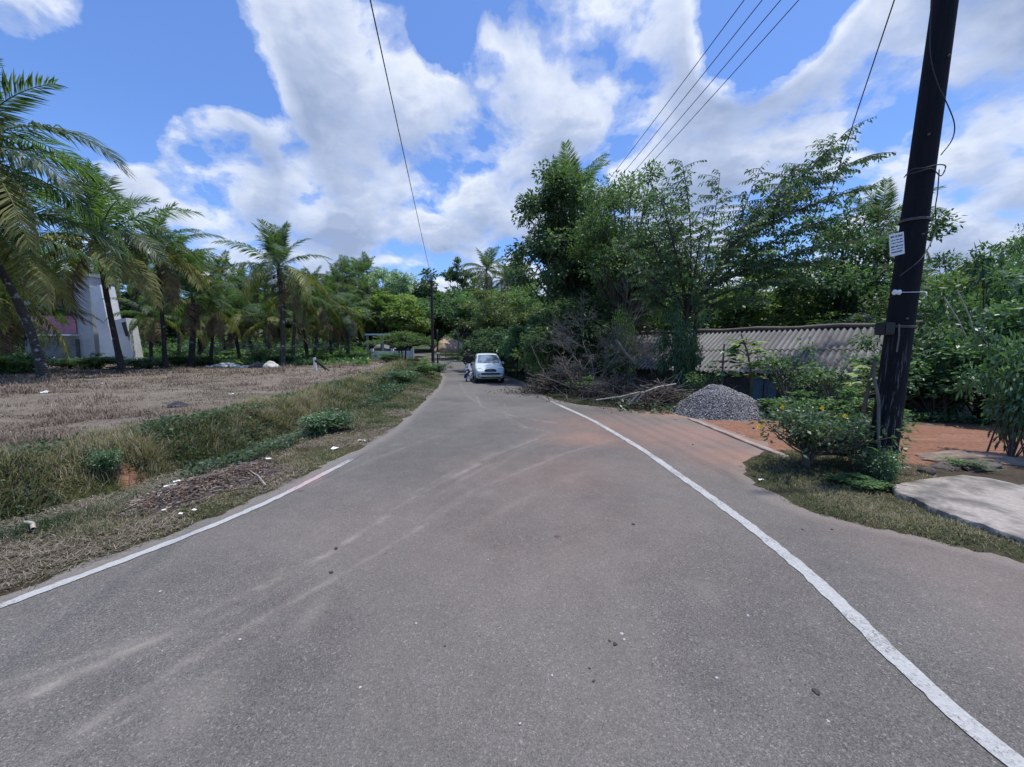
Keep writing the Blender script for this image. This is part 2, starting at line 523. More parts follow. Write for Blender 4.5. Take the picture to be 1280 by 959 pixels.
def concrete_mat(name, col, stain=(.08, .078, .075), amt=.5, scale=1.4):
    m, nt, b, o = new_mat(name)
    c = coords(nt)
    n = noise_node(nt, scale, 7, .62, c)
    n2 = noise_node(nt, 22, 6, .65, c)
    lo = tuple(x * .75 for x in col); hi = tuple(min(1, x * 1.2) for x in col)
    base = ramp(nt, n2.outputs[0], [(.3, lo), (.7, hi)]).outputs[0]
    st = ramp(nt, n.outputs[0], [(.42, (0, 0, 0)), (.62, (1, 1, 1))])
    base = mix(nt, math_n(nt, 'MULTIPLY', st.outputs[0], amt), base, stain)
    nt.links.new(base, b.inputs['Base Color'])
    b.inputs['Roughness'].default_value = .85
    bump(nt, n2.outputs[0], .5, .01, b)
    return m
M['slab'] = concrete_mat('slab_concrete', (.32, .285, .25), (.10, .09, .078), .9, 2.6)
M['concrete'] = concrete_mat('concrete', (.36, .35, .33), (.12, .12, .11), .5)
M['white_wall'] = concrete_mat('white_wall', (.74, .74, .74), (.35, .36, .36), .35, .6)
M['grey_wall'] = concrete_mat('grey_wall', (.40, .41, .42), (.18, .19, .2), .4, .5)
M['sheet'] = sheet_mat()
M['sheet_brown'] = concrete_mat('old_sheet', (.13, .105, .09), (.05, .045, .04), .6, 1.3)
M['stone_dark'] = concrete_mat('stone_dark', (.09, .085, .08), (.03, .03, .03), .6, 3)
M['gravel'] = leaf_mat('gravel', (.075, .075, .08), (.16, .16, .165), (.33, .32, .315), 0, .9, .2)
M['gravel_base'] = simple('gravel_base', (.13, .13, .13), .95, var=.6, scale=60, bmp=.8, bscale=70)
M['soil_heap'] = simple('soil_heap', (.48, .34, .25), .95, var=.35, scale=2.5, bmp=.6, bscale=10)
M['ash'] = simple('ash', (.06, .05, .047), .95, var=.7, scale=14, bmp=1.0, bscale=40)
M['tank'] = simple('tank_plastic', (.012, .016, .028), .35, var=.2, scale=2)
M['door'] = simple('door_blue', (.12, .16, .2), .6, var=.3, scale=5)
M['black'] = simple('black', (.012, .012, .013), .6)
M['wire'] = simple('wire', (.02, .02, .022), .6)
M['white_scrap'] = simple('white_scrap', (.72, .73, .74), .6, var=.12, scale=20)
M['ceramic'] = simple('ceramic', (.78, .78, .76), .25, var=.05)
M['cloth_dark'] = simple('cloth_dark', (.03, .03, .045), .85, var=.5, scale=12)
M['recess_shade_stone'] = simple('recess_shade_stone', (.085, .07, .058), .95, var=.5, scale=6, bmp=1, bscale=14)  # dark tone stands in for a shaded recess; also colours a stone
M['spoil'] = simple('spoil', (.2, .15, .115), .95, var=.4, scale=5, bmp=1, bscale=16)
M['boulder'] = simple('boulder', (.5, .47, .43), .9, var=.35, scale=1.6, bmp=.6, bscale=8)

def pole_mat(top, low):
    m, nt, b, o = new_mat('pole_tar')
    c = coords(nt)
    mp = N(nt, 'ShaderNodeMapping'); mp.inputs['Scale'].default_value = (9, 9, .7); nt.links.new(c, mp.inputs[0])
    n = noise_node(nt, 2.5, 8, .65, mp.outputs[0])
    base = ramp(nt, n.outputs[0], [(.3, top), (.7, tuple(x * 2.1 for x in top))]).outputs[0]
    sp = N(nt, 'ShaderNodeSeparateXYZ'); nt.links.new(c, sp.inputs[0])
    low_m = ramp(nt, math_n(nt, 'MULTIPLY', sp.outputs[2], .1), [(.12, (1, 1, 1)), (.2, (0, 0, 0))]).outputs[0]
    n2 = noise_node(nt, 3.3, 6, .7, mp.outputs[0])
    pm = ramp(nt, n2.outputs[0], [(.55, (0, 0, 0)), (.60, (1, 1, 1))]).outputs[0]
    mm = mix(nt, 1.0, low_m, pm, 'MULTIPLY')
    bw = N(nt, 'ShaderNodeRGBToBW'); nt.links.new(mm, bw.inputs[0])
    base = mix(nt, bw.outputs[0], base, low)
    nt.links.new(base, b.inputs['Base Color'])
    b.inputs['Roughness'].default_value = .8
    b.inputs['Specular IOR Level'].default_value = .2
    bump(nt, n.outputs[0], .9, .02, b)
    return m
M['pole'] = pole_mat((.0055, .0055, .007), (.10, .097, .1))
M['band'] = simple('rusty_band', (.07, .055, .045), .7, var=.5, scale=20)
M['pole_far'] = simple('pole_far', (.03, .028, .03), .8)
M['pole_grey'] = simple('pole_grey', (.3, .29, .28), .8)

# car / person materials
def car_paint():
    m, nt, b, o = new_mat('car_paint')
    b.inputs['Base Color'].default_value = (.52, .55, .57, 1)
    b.inputs['Metallic'].default_value = .0
    b.inputs['Roughness'].default_value = .35
    b.inputs['Coat Weight'].default_value = .6
    n = noise_node(nt, 1.6, 5, .6, coords(nt))
    r = ramp(nt, n.outputs[0], [(.35, (.52, .60, .58)), (.7, (.60, .67, .65))])
    nt.links.new(r.outputs[0], b.inputs['Base Color'])
    return m
M['car'] = car_paint()
def glass_mat():
    m, nt, b, o = new_mat('car_glass')
    n = noise_node(nt, 2.2, 3, .5, coords(nt))
    r = ramp(nt, n.outputs[0], [(.4, (.03, .045, .055)), (.6, (.2, .25, .28))])  # pale bluish mottling paints reflections and dashboard into the glass colour
    nt.links.new(r.outputs[0], b.inputs['Base Color'])
    b.inputs['Roughness'].default_value = .06
    b.inputs['Specular IOR Level'].default_value = 1.0
    b.inputs['Coat Weight'].default_value = 1.0
    return m
M['glass'] = glass_mat()
M['lamp_glass'] = simple('lamp_glass', (.5, .55, .56), .12, var=.15)
M['tyre'] = simple('tyre', (.018, .018, .018), .9)
M['rim'] = simple('rim', (.4, .4, .42), .4, metal=.7)
M['plate'] = simple('plate', (.72, .7, .6), .5, var=.05)
M['grille'] = simple('grille', (.015, .016, .018), .4)
M['skin'] = simple('skin', (.13, .07, .045), .55, var=.1)
M['hair'] = simple('hair', (.008, .007, .007), .5)
M['shirt'] = simple('shirt', (.014, .014, .016), .85, var=.4)
def pattern_mat():
    m, nt, b, o = new_mat('patterned_cloth')
    v = N(nt, 'ShaderNodeTexVoronoi'); v.inputs['Scale'].default_value = 9
    nt.links.new(coords(nt), v.inputs['Vector'])
    sp = N(nt, 'ShaderNodeSeparateColor'); nt.links.new(v.outputs['Color'], sp.inputs[0])
    r = ramp(nt, sp.outputs[0], [(.45, (.02, .02, .025)), (.5, (.55, .54, .55))])
    nt.links.new(r.outputs[0], b.inputs['Base Color'])
    b.inputs['Roughness'].default_value = .9
    return m
M['pattern'] = pattern_mat()
def brick_mat():
    m, nt, b, o = new_mat('block_wall')
    bt = N(nt, 'ShaderNodeTexBrick')
    bt.inputs['Scale'].default_value = 3.0
    bt.inputs['Color1'].default_value = (.06, .055, .05, 1)
    bt.inputs['Color2'].default_value = (.10, .09, .08, 1)
    bt.inputs['Mortar'].default_value = (.03, .028, .026, 1)
    mp = N(nt, 'ShaderNodeMapping'); mp.inputs['Rotation'].default_value = (R(90), 0, 0)
    nt.links.new(coords(nt), mp.inputs[0]); nt.links.new(mp.outputs[0], bt.inputs[0])
    n = noise_node(nt, 6, 6, .7, coords(nt))
    f = ramp(nt, n.outputs[0], [(.3, (.5, .5, .5)), (.75, (1.5, 1.5, 1.45))]).outputs[0]
    base = mix(nt, 1.0, bt.outputs[0], f, 'MULTIPLY')
    nt.links.new(base, b.inputs['Base Color'])
    b.inputs['Roughness'].default_value = .9
    bump(nt, bt.outputs['Fac'], -.6, .02, b)
    return m
M['block'] = brick_mat()
M['block_grey'] = simple('block_grey', (.13, .145, .15), .9, var=.4, scale=3)
M['pink'] = simple('pink_panel', (.36, .16, .19), .8, var=.4, scale=5)
M['redbrown'] = simple('redbrown', (.12, .05, .04), .8, var=.4)

# ------------------------------------------------------------------ terrain
def axis(lo, hi, near, grow, c=0.0):
    out = [c]
    p, s = c, near
    while p < hi:
        s = near + grow * abs(p - c); p += s; out.append(p)
    p = c; neg = []
    while p > lo:
        s = near + grow * abs(p - c); p -= s; neg.append(p)
    return np.array(neg[::-1] + out)

def grid_faces(nx, ny):
    i = np.arange(ny - 1)[:, None] * nx; j = np.arange(nx - 1)[None, :]
    return np.stack([i + j, i + j + 1, i + nx + j + 1, i + nx + j], -1).reshape(-1, 4)

gx = axis(-700, 700, .07, .024)
gy = axis(-14, 900, .07, .018, 4.0)
XX, YY = np.meshgrid(gx, gy)
ZZ = H(XX, YY)
sL = xl(YY) - XX
rR = XX - xa(YY)
nA = fbm(XX, YY, .5, 40)
near = 1 - sstep(YY, 12, 20)
# verge and ditch grow green, the field beyond is mown and dry
dry = sstep(sL, 3.2, 3.9) * near + (1 - near) * sstep(sL, 2.6, 4.4)
dry = dry * (1 - sstep(YY + .35 * (-XX), 46, 56)) * (1 - .5 * sstep(nA, .6, .75))
green = (sL > 0) * (1 - dry) * (0.85 - .35 * sstep(nA, .45, .7))
green = np.maximum(green, .8 * sstep(YY + .35 * np.clip(-XX, 0, 999), 46, 56))
green = np.maximum(green, ((rR > 0) & (YY > 10)) * .45)
grassy_r = np.clip(1 - sstep(rR, 1.2, 2.2), 0, 1) * (rR > 0) * (YY < 6.3) * (YY > 0)
green = np.maximum(green, grassy_r * .55)
red = sstep(XX, 3.2, 4.0) * sstep(YY, 5.2, 5.9) * (1 - sstep(YY + .12 * XX, 9.7, 10.7)) * (rR > -.3)
red = np.maximum(red, sstep(YY, 9.6, 10.1) * (1 - sstep(YY, 10.9, 11.4)) * sstep(XX, 1.9, 2.3) * (1 - sstep(XX, 6.5, 7.2)))
red = red * (1 - grassy_r)
nx0, ny0 = G(160, 596, -.15)
notch = np.exp(-((XX - nx0) / .22) ** 2 - ((YY - ny0) / .2) ** 2)
red = np.maximum(red, notch)
hx0, hy0 = G(260, 606)
ash = np.exp(-(((XX - hx0) * .85 + (YY - hy0) * .5) / 1.0) ** 2 - ((-(XX - hx0) * .5 + (YY - hy0) * .85) / .45) ** 2) * (sL > .3)
tme = mesh_np('terrain', np.stack([XX, YY, ZZ], -1).reshape(-1, 3), [grid_faces(len(gx), len(gy))], [M['ground']],
              attrs={'dry': ('POINT', dry.ravel()), 'green': ('POINT', green.ravel()), 'red': ('POINT', red.ravel()), 'ash': ('POINT', ash.ravel())}, smooth=True)
tag(link('ground', tme), 'ground of dry mown field, grassy verges and bare red soil', 'ground', kind='structure')

# ------------------------------------------------------------------ road sheet
ry = np.concatenate([np.arange(-11.9, -1, .3), np.arange(-1, 8, .05), np.arange(8, 20, .09), np.arange(20, 60, .4), np.arange(60, 149, 1.5)])
nu = 190
uu = np.linspace(0, 1, nu)
RX = (xl(ry) - .35)[:, None] * (1 - uu)[None, :] + (xa(ry) + .35)[:, None] * uu[None, :]
RY = np.repeat(ry[:, None], nu, 1)
RZ = zbase(RY) + (fbm(RX, RY, .8, 77) - .5) * .012
def poly_dist(X, Y, pts):
    P = np.array(pts); d = np.full(X.shape, 1e9)
    for a, b in zip(P[:-1], P[1:]):
        ab = b - a; L2 = (ab ** 2).sum()
        t = np.clip(((X - a[0]) * ab[0] + (Y - a[1]) * ab[1]) / L2, 0, 1)
        d = np.minimum(d, np.hypot(X - a[0] - t * ab[0], Y - a[1] - t * ab[1]))
    return d
dust = np.zeros(RX.shape)
tracks = [([(0, 880), (200, 790), (400, 693), (530, 612), (620, 566), (690, 541)], .055, .55),
          ([(-40, 880), (180, 812), (395, 706), (540, 628), (640, 570), (700, 545)], .05, .30),
          ([(60, 940), (240, 820), (400, 735), (510, 662), (600, 610), (700, 570), (760, 552)], .07, .38),
          ([(330, 640), (470, 575), (590, 530), (640, 520)], .05, .2),
          ([(590, 490), (600, 508), (640, 520), (690, 528)], .06, .55),
          ([(632, 505), (636, 522), (660, 536), (690, 540)], .05, .5),
          ([(600, 660), (700, 600), (820, 575)], .09, .18),
          ([(0, 975), (180, 880), (330, 800)], .06, .25),
          ([(575, 480), (582, 495), (600, 507)], .07, .4),
          ([(450, 575), (530, 512), (556, 485)], .22, .35)]
gt = np.random.default_rng(44)
for pts, w, k in tracks:
    P0_ = np.array([G(*p) for p in pts])
    for rpt in range(4):
        P = P0_ + gt.normal(0, w * .75, 2)[None] + gt.normal(0, .02, P0_.shape)
        d = poly_dist(RX, RY, P)
        kk = k * (1.15 if rpt == 0 else gt.uniform(.25, .6))
        ww = w * gt.uniform(.35, .95)
        dust = np.maximum(dust, kk * np.exp(-(d / ww) ** 2) * sstep(fbm(RX, RY, 1.7, 91 + rpt), .22, .52) * (.25 + 1.2 * vnoise(RX, RY, 17, 95)))
dust = np.maximum(dust, .16 * sstep(fbm(RX, RY, .45, 191), .48, .66))
for k in range(26):                                  # scuffs and dried splashes
    sx_, sy_ = gt.uniform(-2.5, 3), gt.uniform(1.2, 9)
    dust = np.maximum(dust, gt.uniform(.1, .34) * np.exp(-((RX - sx_) / gt.uniform(.04, .16)) ** 2 - ((RY - sy_) / gt.uniform(.06, .3)) ** 2) * (.3 + fbm(RX, RY, 6, 300 + k)))
edge = np.minimum(RX - xl(RY), xa(RY) - RX)
dust = np.maximum(dust, .42 * (1 - sstep(edge, .0, .3)))
dust = np.maximum(dust, .20 * sstep(RX - xline_r(RY), .1, .8) * fbm(RX, RY, 1.4, 93))
redc = np.zeros(RX.shape)
for (px, py, rx, ry_, k) in [(735, 548, .8, .7, .6), (760, 530, 1.4, 1.2, .5), (860, 545, 1.6, 1.5, .72), (920, 570, .9, .9, .75), (640, 650, 2.2, 1.5, .13), (700, 590, 1.5, 1.2, .22), (850, 518, 1.2, .8, .8)]:
    gx0, gy0 = G(px, py)
    redc = np.maximum(redc, k * np.exp(-((RX - gx0) / rx) ** 2 - ((RY - gy0) / ry_) ** 2))
redc = np.maximum(redc, .14 * sstep(RX - xline_r(RY), .2, 1.2) * (RY < 12))
redc = np.clip(redc * (.6 + .8 * fbm(RX, RY, 1.3, 55)), 0, 1)
px0, py0 = G(405, 602)
pink = np.exp(-((RX - xline_l(RY)) / .10) ** 2 - ((RY - py0) / .25) ** 2) * .4 * fbm(RX, RY, 9, 4) * 1.4
rme = mesh_np('road', np.stack([RX, RY, RZ], -1).reshape(-1, 3), [grid_faces(nu, len(ry))], [M['asphalt']],
              attrs={'dust': ('POINT', dust.ravel()), 'red': ('POINT', redc.ravel()), 'pink': ('POINT', pink.ravel())}, smooth=True)
tag(link('road', rme), 'worn grey asphalt road with dusty tyre tracks bending left', 'road', kind='structure')

# painted edge lines: sheets 5 mm over the asphalt
def edge_line(name, label, fx, y0, y1, w, wear):
    yy = np.arange(y0, y1, .04)
    ww = np.linspace(-w / 2, w / 2, 7)
    wob = (vnoise(yy, yy * 0, 12, 8) - .5) * .014 + (np.random.default_rng(1).random(len(yy)) - .5) * .008
    wob2 = (vnoise(yy, yy * 0 + 5, 14, 9) - .5) * .018 + (np.random.default_rng(2).random(len(yy)) - .5) * .008
    dx = np.gradient(fx(yy), yy)
    nx_, ny_ = 1 / np.hypot(1, dx), -dx / np.hypot(1, dx)
    off = ww[None, :] + np.where(ww[None, :] > 0, wob[:, None], wob2[:, None])
    X = fx(yy)[:, None] + nx_[:, None] * off
    Y = yy[:, None] + ny_[:, None] * off
    Z = zbase(Y) + (fbm(X, Y, .8, 77) - .5) * .012 + .006
    wr = np.repeat(wear(yy)[:, None], 7, 1)
    pk = np.exp(-((X - px0) / .35) ** 2 - ((Y - py0) / .35) ** 2)
    me = mesh_np(name, np.stack([X, Y, Z], -1).reshape(-1, 3), [grid_faces(7, len(yy))], [M['paint']],
                 attrs={'wear': ('POINT', wr.ravel()), 'pink': ('POINT', pk.ravel())}, smooth=True)
    tag(link(name, me), label, 'road marking', kind='structure')
edge_line('edge_line', 'white painted line along the left grassy edge of the road', xline_l, -3.5, 6.3, .085, lambda y: sstep(y, 5.2, 6.3) * .8)
edge_line('edge_line', 'white painted line along the right side, past the dirt junction', xline_r, -3.5, 15.5, .112, lambda y: .1 + sstep(y, 10.5, 15) * .75)

# ------------------------------------------------------------------ leaves
def leaf_arrays(C, D, L, Wd, nrm=None, fold=0.0, rng=None):
    """C base points, D unit directions, L lengths, Wd widths -> verts (n*4), faces"""
    n = len(C)
    if nrm is None:
        nrm = rng.normal(size=(n, 3))
    S = np.cross(D, nrm)
    S /= np.linalg.norm(S, axis=1)[:, None] + 1e-9
    mid = C + D * (L * .45)[:, None]
    Vv = np.empty((n, 4, 3))
    Vv[:, 0] = C
    Vv[:, 1] = mid + S * (Wd * .5)[:, None]
    Vv[:, 2] = C + D * L[:, None]
    Vv[:, 3] = mid - S * (Wd * .5)[:, None]
    Fq = np.arange(n * 4).reshape(n, 4)
    return Vv.reshape(-1, 3), Fq

def norm(v): return v / (np.linalg.norm(v, axis=-1, keepdims=True) + 1e-9)

_cache = {}
def bezier(a, b, c, n):
    t = np.linspace(0, 1, n)[:, None]
    return (1 - t) ** 2 * a + 2 * t * (1 - t) * b + t * t * c

def tree_meshes(key, hgt, cr, base, nclump, nleaf, ll, lw, lmat, bmat, tr=.16, flat=.75, droop=.35, crs=.30, seed=1, lean=(0, 0), squash=1.0, shell=2.0, stems=1):
    if key in _cache: return _cache[key]
    g = np.random.default_rng(seed)
    cz = hgt * (base + 1) / 2; hz = hgt * (1 - base) / 2
    # clump centres in an uneven envelope
    d = norm(g.normal(size=(nclump, 3)))
    rr = g.random(nclump) ** (1 / shell)
    lob = 1 + .32 * np.sin(2.3 * np.arctan2(d[:, 1], d[:, 0]) + seed) * np.cos(2 * d[:, 2] + seed * 2) + g.normal(0, .08, nclump)
    P = d * (rr * lob)[:, None] * np.array([cr, cr * squash, hz]) * .86
    P[:, 2] += cz
    P[:, 0] += lean[0] * P[:, 2] / hgt; P[:, 1] += lean[1] * P[:, 2] / hgt
    # trunk + limbs
    T = Tubes()
    top = np.array([lean[0] * .8, lean[1] * .8, hgt * (base + (1 - base) * .72)])
    for sidx in range(stems):
        o = np.array([0, 0, -.25]) + (g.normal(0, .25, 3) * np.array([1, 1, 0]) if stems > 1 else 0)
        tp = top + (g.normal(0, cr * .25, 3) if stems > 1 else 0)
        midp = o * .5 + tp * .5 + np.append(g.normal(0, .06 * hgt, 2) * .5, 0)
        pts = bezier(o, midp, tp, 12)
        rad = tr * (1 - np.linspace(0, 1, 12) * .78)
        rad[0] *= 1.5; rad[1] *= 1.12
        T.add(pts, rad / (1 if stems == 1 else 1.5), 8)
        if sidx == 0: main = pts
    for p in P:
        t = np.clip((p[2] / hgt - .18) * .9, .12, .92) * g.uniform(.75, 1)
        k = t * 11; i = int(k); a = main[i] + (main[min(i + 1, 11)] - main[i]) * (k - i)
        b = a * .45 + p * .55 + np.array([0, 0, .18 * np.linalg.norm(p - a) * g.uniform(-.2, 1)])
        br = bezier(a, b, p, 6)
        r0 = max(.015, tr * .32 * (1 - t * .6))
        T.add(br, np.linspace(r0, .012, 6), 5)
    # leaves
    ci = np.repeat(np.arange(nclump), nleaf)
    n = len(ci)
    rc = cr * crs * g.uniform(.65, 1.25, nclump)
    q = norm(g.normal(size=(n, 3))) * (g.random(n) ** .55)[:, None]
    C = P[ci] + q * rc[ci][:, None] * np.array([1, 1, flat])
    D = norm(q * .8 + norm(C - np.array([0, 0, cz])) * .35 + g.normal(0, .55, (n, 3)) + np.array([0, 0, -droop]))
    L = ll * g.uniform(.6, 1.35, n); Wd = lw * g.uniform(.7, 1.3, n)
    nr = norm(np.array([0, 0, 1.0]) + g.normal(0, .55, (n, 3)))
    V, Fq = leaf_arrays(C, D, L, Wd, nr)
    rnd = np.clip(g.random(nclump)[ci] * .55 + g.random(n) * .45, 0, 1)
    crown = mesh_np('crown', V, [Fq], [lmat], attrs={'rnd': ('FACE', rnd)})
    trunk = T.mesh('trunk', bmat)
    _cache[key] = (trunk, crown)
    return _cache[key]

def put_tree(name, label, cat, meshes, x, y, rz=0, sc=1.0, group=None, dz=0, sz=None):
    o = empty(name, (x, y, h(x, y) - .02 + dz), rz, sc)
    if sz: o.scale = (sc, sc, sz)
    tag(o, label, cat, group)
    link('trunk', meshes[0], o)
    link('crown', meshes[1], o)
    return o

def at(px, y): return (px - CX) / F_PX * y / 1.0       # x on the vertical plane at distance y, near the horizon row

def ht(py, y, x):                                         # height above local ground of a thing seen up to row py
    return W(640, py, y)[2] - h(x, y)

# ------------------------------------------------------------------ coconut palms
def frond_mesh(key, L, up, sag, mat, nleaf=84, ll=1.12, seed=1, hang=.5, curl=.0, ragged=.1):
    """a frond leaving the origin along +X, first rising at angle up, then sagging"""
    if key in _cache: return _cache[key]
    g = np.random.default_rng(seed)
    n = 26
    t = np.linspace(0, 1, n)
    ang = up - sag * t ** 1.35
    seg = L / (n - 1)
    x = np.concatenate([[0], np.cumsum(np.cos(ang[:-1]) * seg)])
    z = np.concatenate([[0], np.cumsum(np.sin(ang[:-1]) * seg)])
    yv = curl * t ** 2 * L
    P = np.stack([x, yv, z], -1)
    V1, F1 = tube_np(P, np.interp(t, [0, .15, 1], [.055, .028, .008]), 5)
    tl = np.linspace(.14, .99, nleaf)
    B = np.stack([np.interp(tl, t, P[:, k]) for k in range(3)], -1)
    T = norm(np.stack([np.interp(tl, t, np.gradient(P[:, k])) for k in range(3)], -1))
    Vs = [V1]; Fs4 = [F1]; off = len(V1); rnds = [np.full(len(F1), .55)]
    for s in (1, -1):
        keep = g.random(nleaf) > ragged
        Bk, Tk, tk = B[keep], T[keep], tl[keep]
        m = len(Bk)
        side = np.tile(np.array([0, s, 0.0]), (m, 1))
        upv = norm(np.cross(Tk, side)) * s * -1
        upv = np.where(upv[:, 2:3] < 0, -upv, upv)
        D = norm(side * .9 + Tk * (.22 + .62 * tk[:, None]) + upv * g.uniform(-.05, .3, (m, 1)) + g.normal(0, .09, (m, 3)))
        Ln = ll * np.interp(tk, [.14, .3, .6, 1], [.6, 1.0, .95, .35]) * g.uniform(.85, 1.1, m)
        wd = np.interp(tk, [.14, .4, 1], [.055, .075, .045])
        Nn = norm(upv + g.normal(0, .25, (m, 3)))
        S = norm(np.cross(D, Nn))
        q1 = Bk + D * (Ln * .5)[:, None] + np.array([0, 0, -1.0]) * (Ln * .10 * hang)[:, None]
        D2 = norm(D + np.array([0, 0, -1.0]) * hang * g.uniform(.7, 1.5, (m, 1)))
        q2 = q1 + D2 * (Ln * .5)[:, None]
        A = np.empty((m, 5, 3))
        A[:, 0] = Bk
        A[:, 1] = q1 + S * wd[:, None] * .5
        A[:, 2] = q1 - S * wd[:, None] * .5
        A[:, 3] = q2
        A[:, 4] = Bk + S * .018
        Vs.append(A.reshape(-1, 3))
        idx = off + np.arange(m)[:, None] * 5
        Fs4.append(np.concatenate([idx + np.array([[0, 2, 1, 4]]), ], 0))
        rnds.append(np.clip(.5 + g.normal(0, .22, m), 0, 1))
        Vt = idx + np.array([[1, 2, 3]])
        Fs4.append(('t', Vt)); rnds.append(rnds[-1])
        off += m * 5
    quads = [f for f in Fs4 if not isinstance(f, tuple)]
    tris = [f[1] for f in Fs4 if isinstance(f, tuple)]
    rq = np.concatenate([rnds[0], rnds[1], rnds[3]]); rt = np.concatenate([rnds[2], rnds[4]])
    me = mesh_np('frond', np.concatenate(Vs), [np.concatenate(quads), np.concatenate(tris)], [mat], attrs={'rnd': ('FACE', np.concatenate([rq, rt]))})
    _cache[key] = me
    return me

def frond_variants(L=5.0):
    return {
        'young': [frond_mesh(('fy', k), L * .8, R(10), R(40 + 14 * k), M['frond'], seed=10 + k, hang=.25, curl=(-.05, .04)[k % 2]) for k in range(2)],
        'mid': [frond_mesh(('fm', k), L, R(8), R(62 + 14 * k), M['frond'], seed=20 + k, hang=1.15, curl=(-.1, .08, .02, -.03)[k]) for k in range(4)],
        'old': [frond_mesh(('fo', k), L, R(5), R(64 + 16 * k), M['frond_yellow'], seed=30 + k, hang=1.5, curl=(-.06, .08)[k]) for k in range(2)],
        'oldg': [frond_mesh(('fg', k), L, R(5), R(66 + 14 * k), M['frond'], seed=36 + k, hang=1.6, curl=(.07, -.06)[k]) for k in range(2)],
        'dead': [frond_mesh(('fd', k), L * .8, R(0), R(60 + 15 * k), M['frond_dry'], seed=40 + k, hang=1.6, ragged=.35) for k in range(2)],
    }
FV = frond_variants()

def palm_layout(g, n, yellow, dead, spread=0):
    out = []
    for k in range(n):
        f = k / (n - 1)
        el = 82 - 105 * f ** .85 + g.normal(0, 5)
        az = k * 137.5 + g.normal(0, 14)
        if f < .2: kind = 'young'
        elif f < 1 - yellow: kind = 'mid' if f < .62 else 'oldg'
        else: kind = 'old'
        out.append((kind, az, el))
    for k in range(dead):
        out.append(('dead', g.uniform(0, 360), -55 + g.normal(0, 10)))
    return out

def palm(label, bx, by, hgt, lean=(0, 0), nf=20, yellow=.25, dead=2, sc=1.0, seed=1, tr=.15, group='coconut palms on the left', dark=False, rz=0, extra=(), bz=None, nuts=True):
    g = np.random.default_rng(seed)
    root = tag(empty('palm_tree', (bx, by, (h(bx, by) if bz is None else bz) - .03)), label, 'palm tree', group)
    n = 18
    t = np.linspace(0, 1, n)
    c = np.stack([lean[0] * t ** 1.2, lean[1] * t ** 1.2, hgt * t], -1)
    c[:, 0] += np.sin(t * PI) * g.normal(0, .04 * hgt) * .5
    rad = np.interp(t, [0, .06, .18, .9, 1], [tr * 1.75, tr * 1.25, tr, tr * .75, tr * .9])
    rad = rad * (1 + g.normal(0, .03, n))
    V, Fq = tube_np(c, rad, 12)
    link('trunk', mesh_np('trunk', V, [Fq], [M['palm_bark_dark' if dark else 'palm_bark']], smooth=True), root)
    tp = c[-1]
    for kind, az, el in palm_layout(g, nf if by < 28 else int(nf * .82), yellow, dead) + list(extra):
        me = FV[kind][g.integers(len(FV[kind]))]
        o = link('frond', me, root, tuple(tp + np.array([0, 0, g.uniform(-.1, .12)])), (g.normal(0, .25), -R(el), R(az) + rz))
        s = sc * (1.14 if by < 28 else 1.0) * g.uniform(.84, 1.1)
        o.scale = (s, s, s)
    if nuts:
        for k in range(4):
            a = g.uniform(0, 2 * PI)
            b = MB()
            th = np.linspace(0, PI, 7)
            pts = [(0, 0, .13 * math.cos(q)) for q in th]
            b.tube(pts, [max(.004, .11 * math.sin(q)) for q in th], 8, caps=False)
            b.build('coconut', M['weed'] if False else M['nut'], root, tuple(tp + np.array([.28 * math.cos(a), .28 * math.sin(a), -.3 - .12 * g.random()])))
    return root
M['nut'] = simple('nut', (.16, .17, .06), .5, var=.4)

_palm_crowns = {}
def palm_crown_mesh(k):
    if k in _palm_crowns: return _palm_crowns[k]
    g = np.random.default_rng(500 + k)
    Vs, Qs, Ts, r4, r3, off = [], [], [], [], [], 0
    m4, m3 = [], []
    for kind, az, el in palm_layout(g, 18, .12, 1):
        L = 5.0
        src = FV[kind][g.integers(len(FV[kind]))]
        nv = len(src.vertices)
        co = np.empty(nv * 3, np.float32); src.vertices.foreach_get('co', co); co = co.reshape(-1, 3)
        rot = np.array(Euler((g.normal(0, .25), -R(el), R(az))).to_matrix())
        co = co @ rot.T * g.uniform(.85, 1.05)
        npol = len(src.polygons)
        ls = np.empty(npol, np.int32); src.polygons.foreach_get('loop_start', ls)
        lt = np.empty(npol, np.int32); src.polygons.foreach_get('loop_total', lt)
        vi = np.empty(len(src.loops), np.int32); src.loops.foreach_get('vertex_index', vi)
        rd = np.empty(npol, np.float32); src.attributes['rnd'].data.foreach_get('value', rd)
        q = lt == 4
        mi = {'old': 1, 'dead': 2}.get(kind, 0)
        Qs.append(vi[ls[q][:, None] + np.arange(4)] + off); Ts.append(vi[ls[~q][:, None] + np.arange(3)] + off)
        r4.append(rd[q]); r3.append(rd[~q]); m4.append(np.full(q.sum(), mi)); m3.append(np.full((~q).sum(), mi))
        Vs.append(co); off += nv
    me = mesh_np('crown', np.concatenate(Vs), [np.concatenate(Qs), np.concatenate(Ts)], [M['frond'], M['frond_yellow'], M['frond_dry']],
                 np.concatenate(m4 + m3), {'rnd': ('FACE', np.concatenate(r4 + r3))})
    _palm_crowns[k] = me
    return me

def far_palm(label, x, y, hgt, k=0, sc=1.0, lean=0, group=None, rz=0):
    root = tag(empty('palm_tree', (x, y, h(x, y) - .03)), label, 'palm tree', group)
    t = np.linspace(0, 1, 10)
    c = np.stack([lean * t ** 1.3, 0 * t, hgt * t], -1)
    V, Fq = tube_np(c, np.interp(t, [0, .1, 1], [.24, .15, .11]), 8)
    link('trunk', mesh_np('trunk', V, [Fq], [M['palm_bark']], smooth=True), root)
    o = link('crown', palm_crown_mesh(k % 4), root, tuple(c[-1]), (0, 0, rz))
    o.scale = (sc,) * 3
    return root
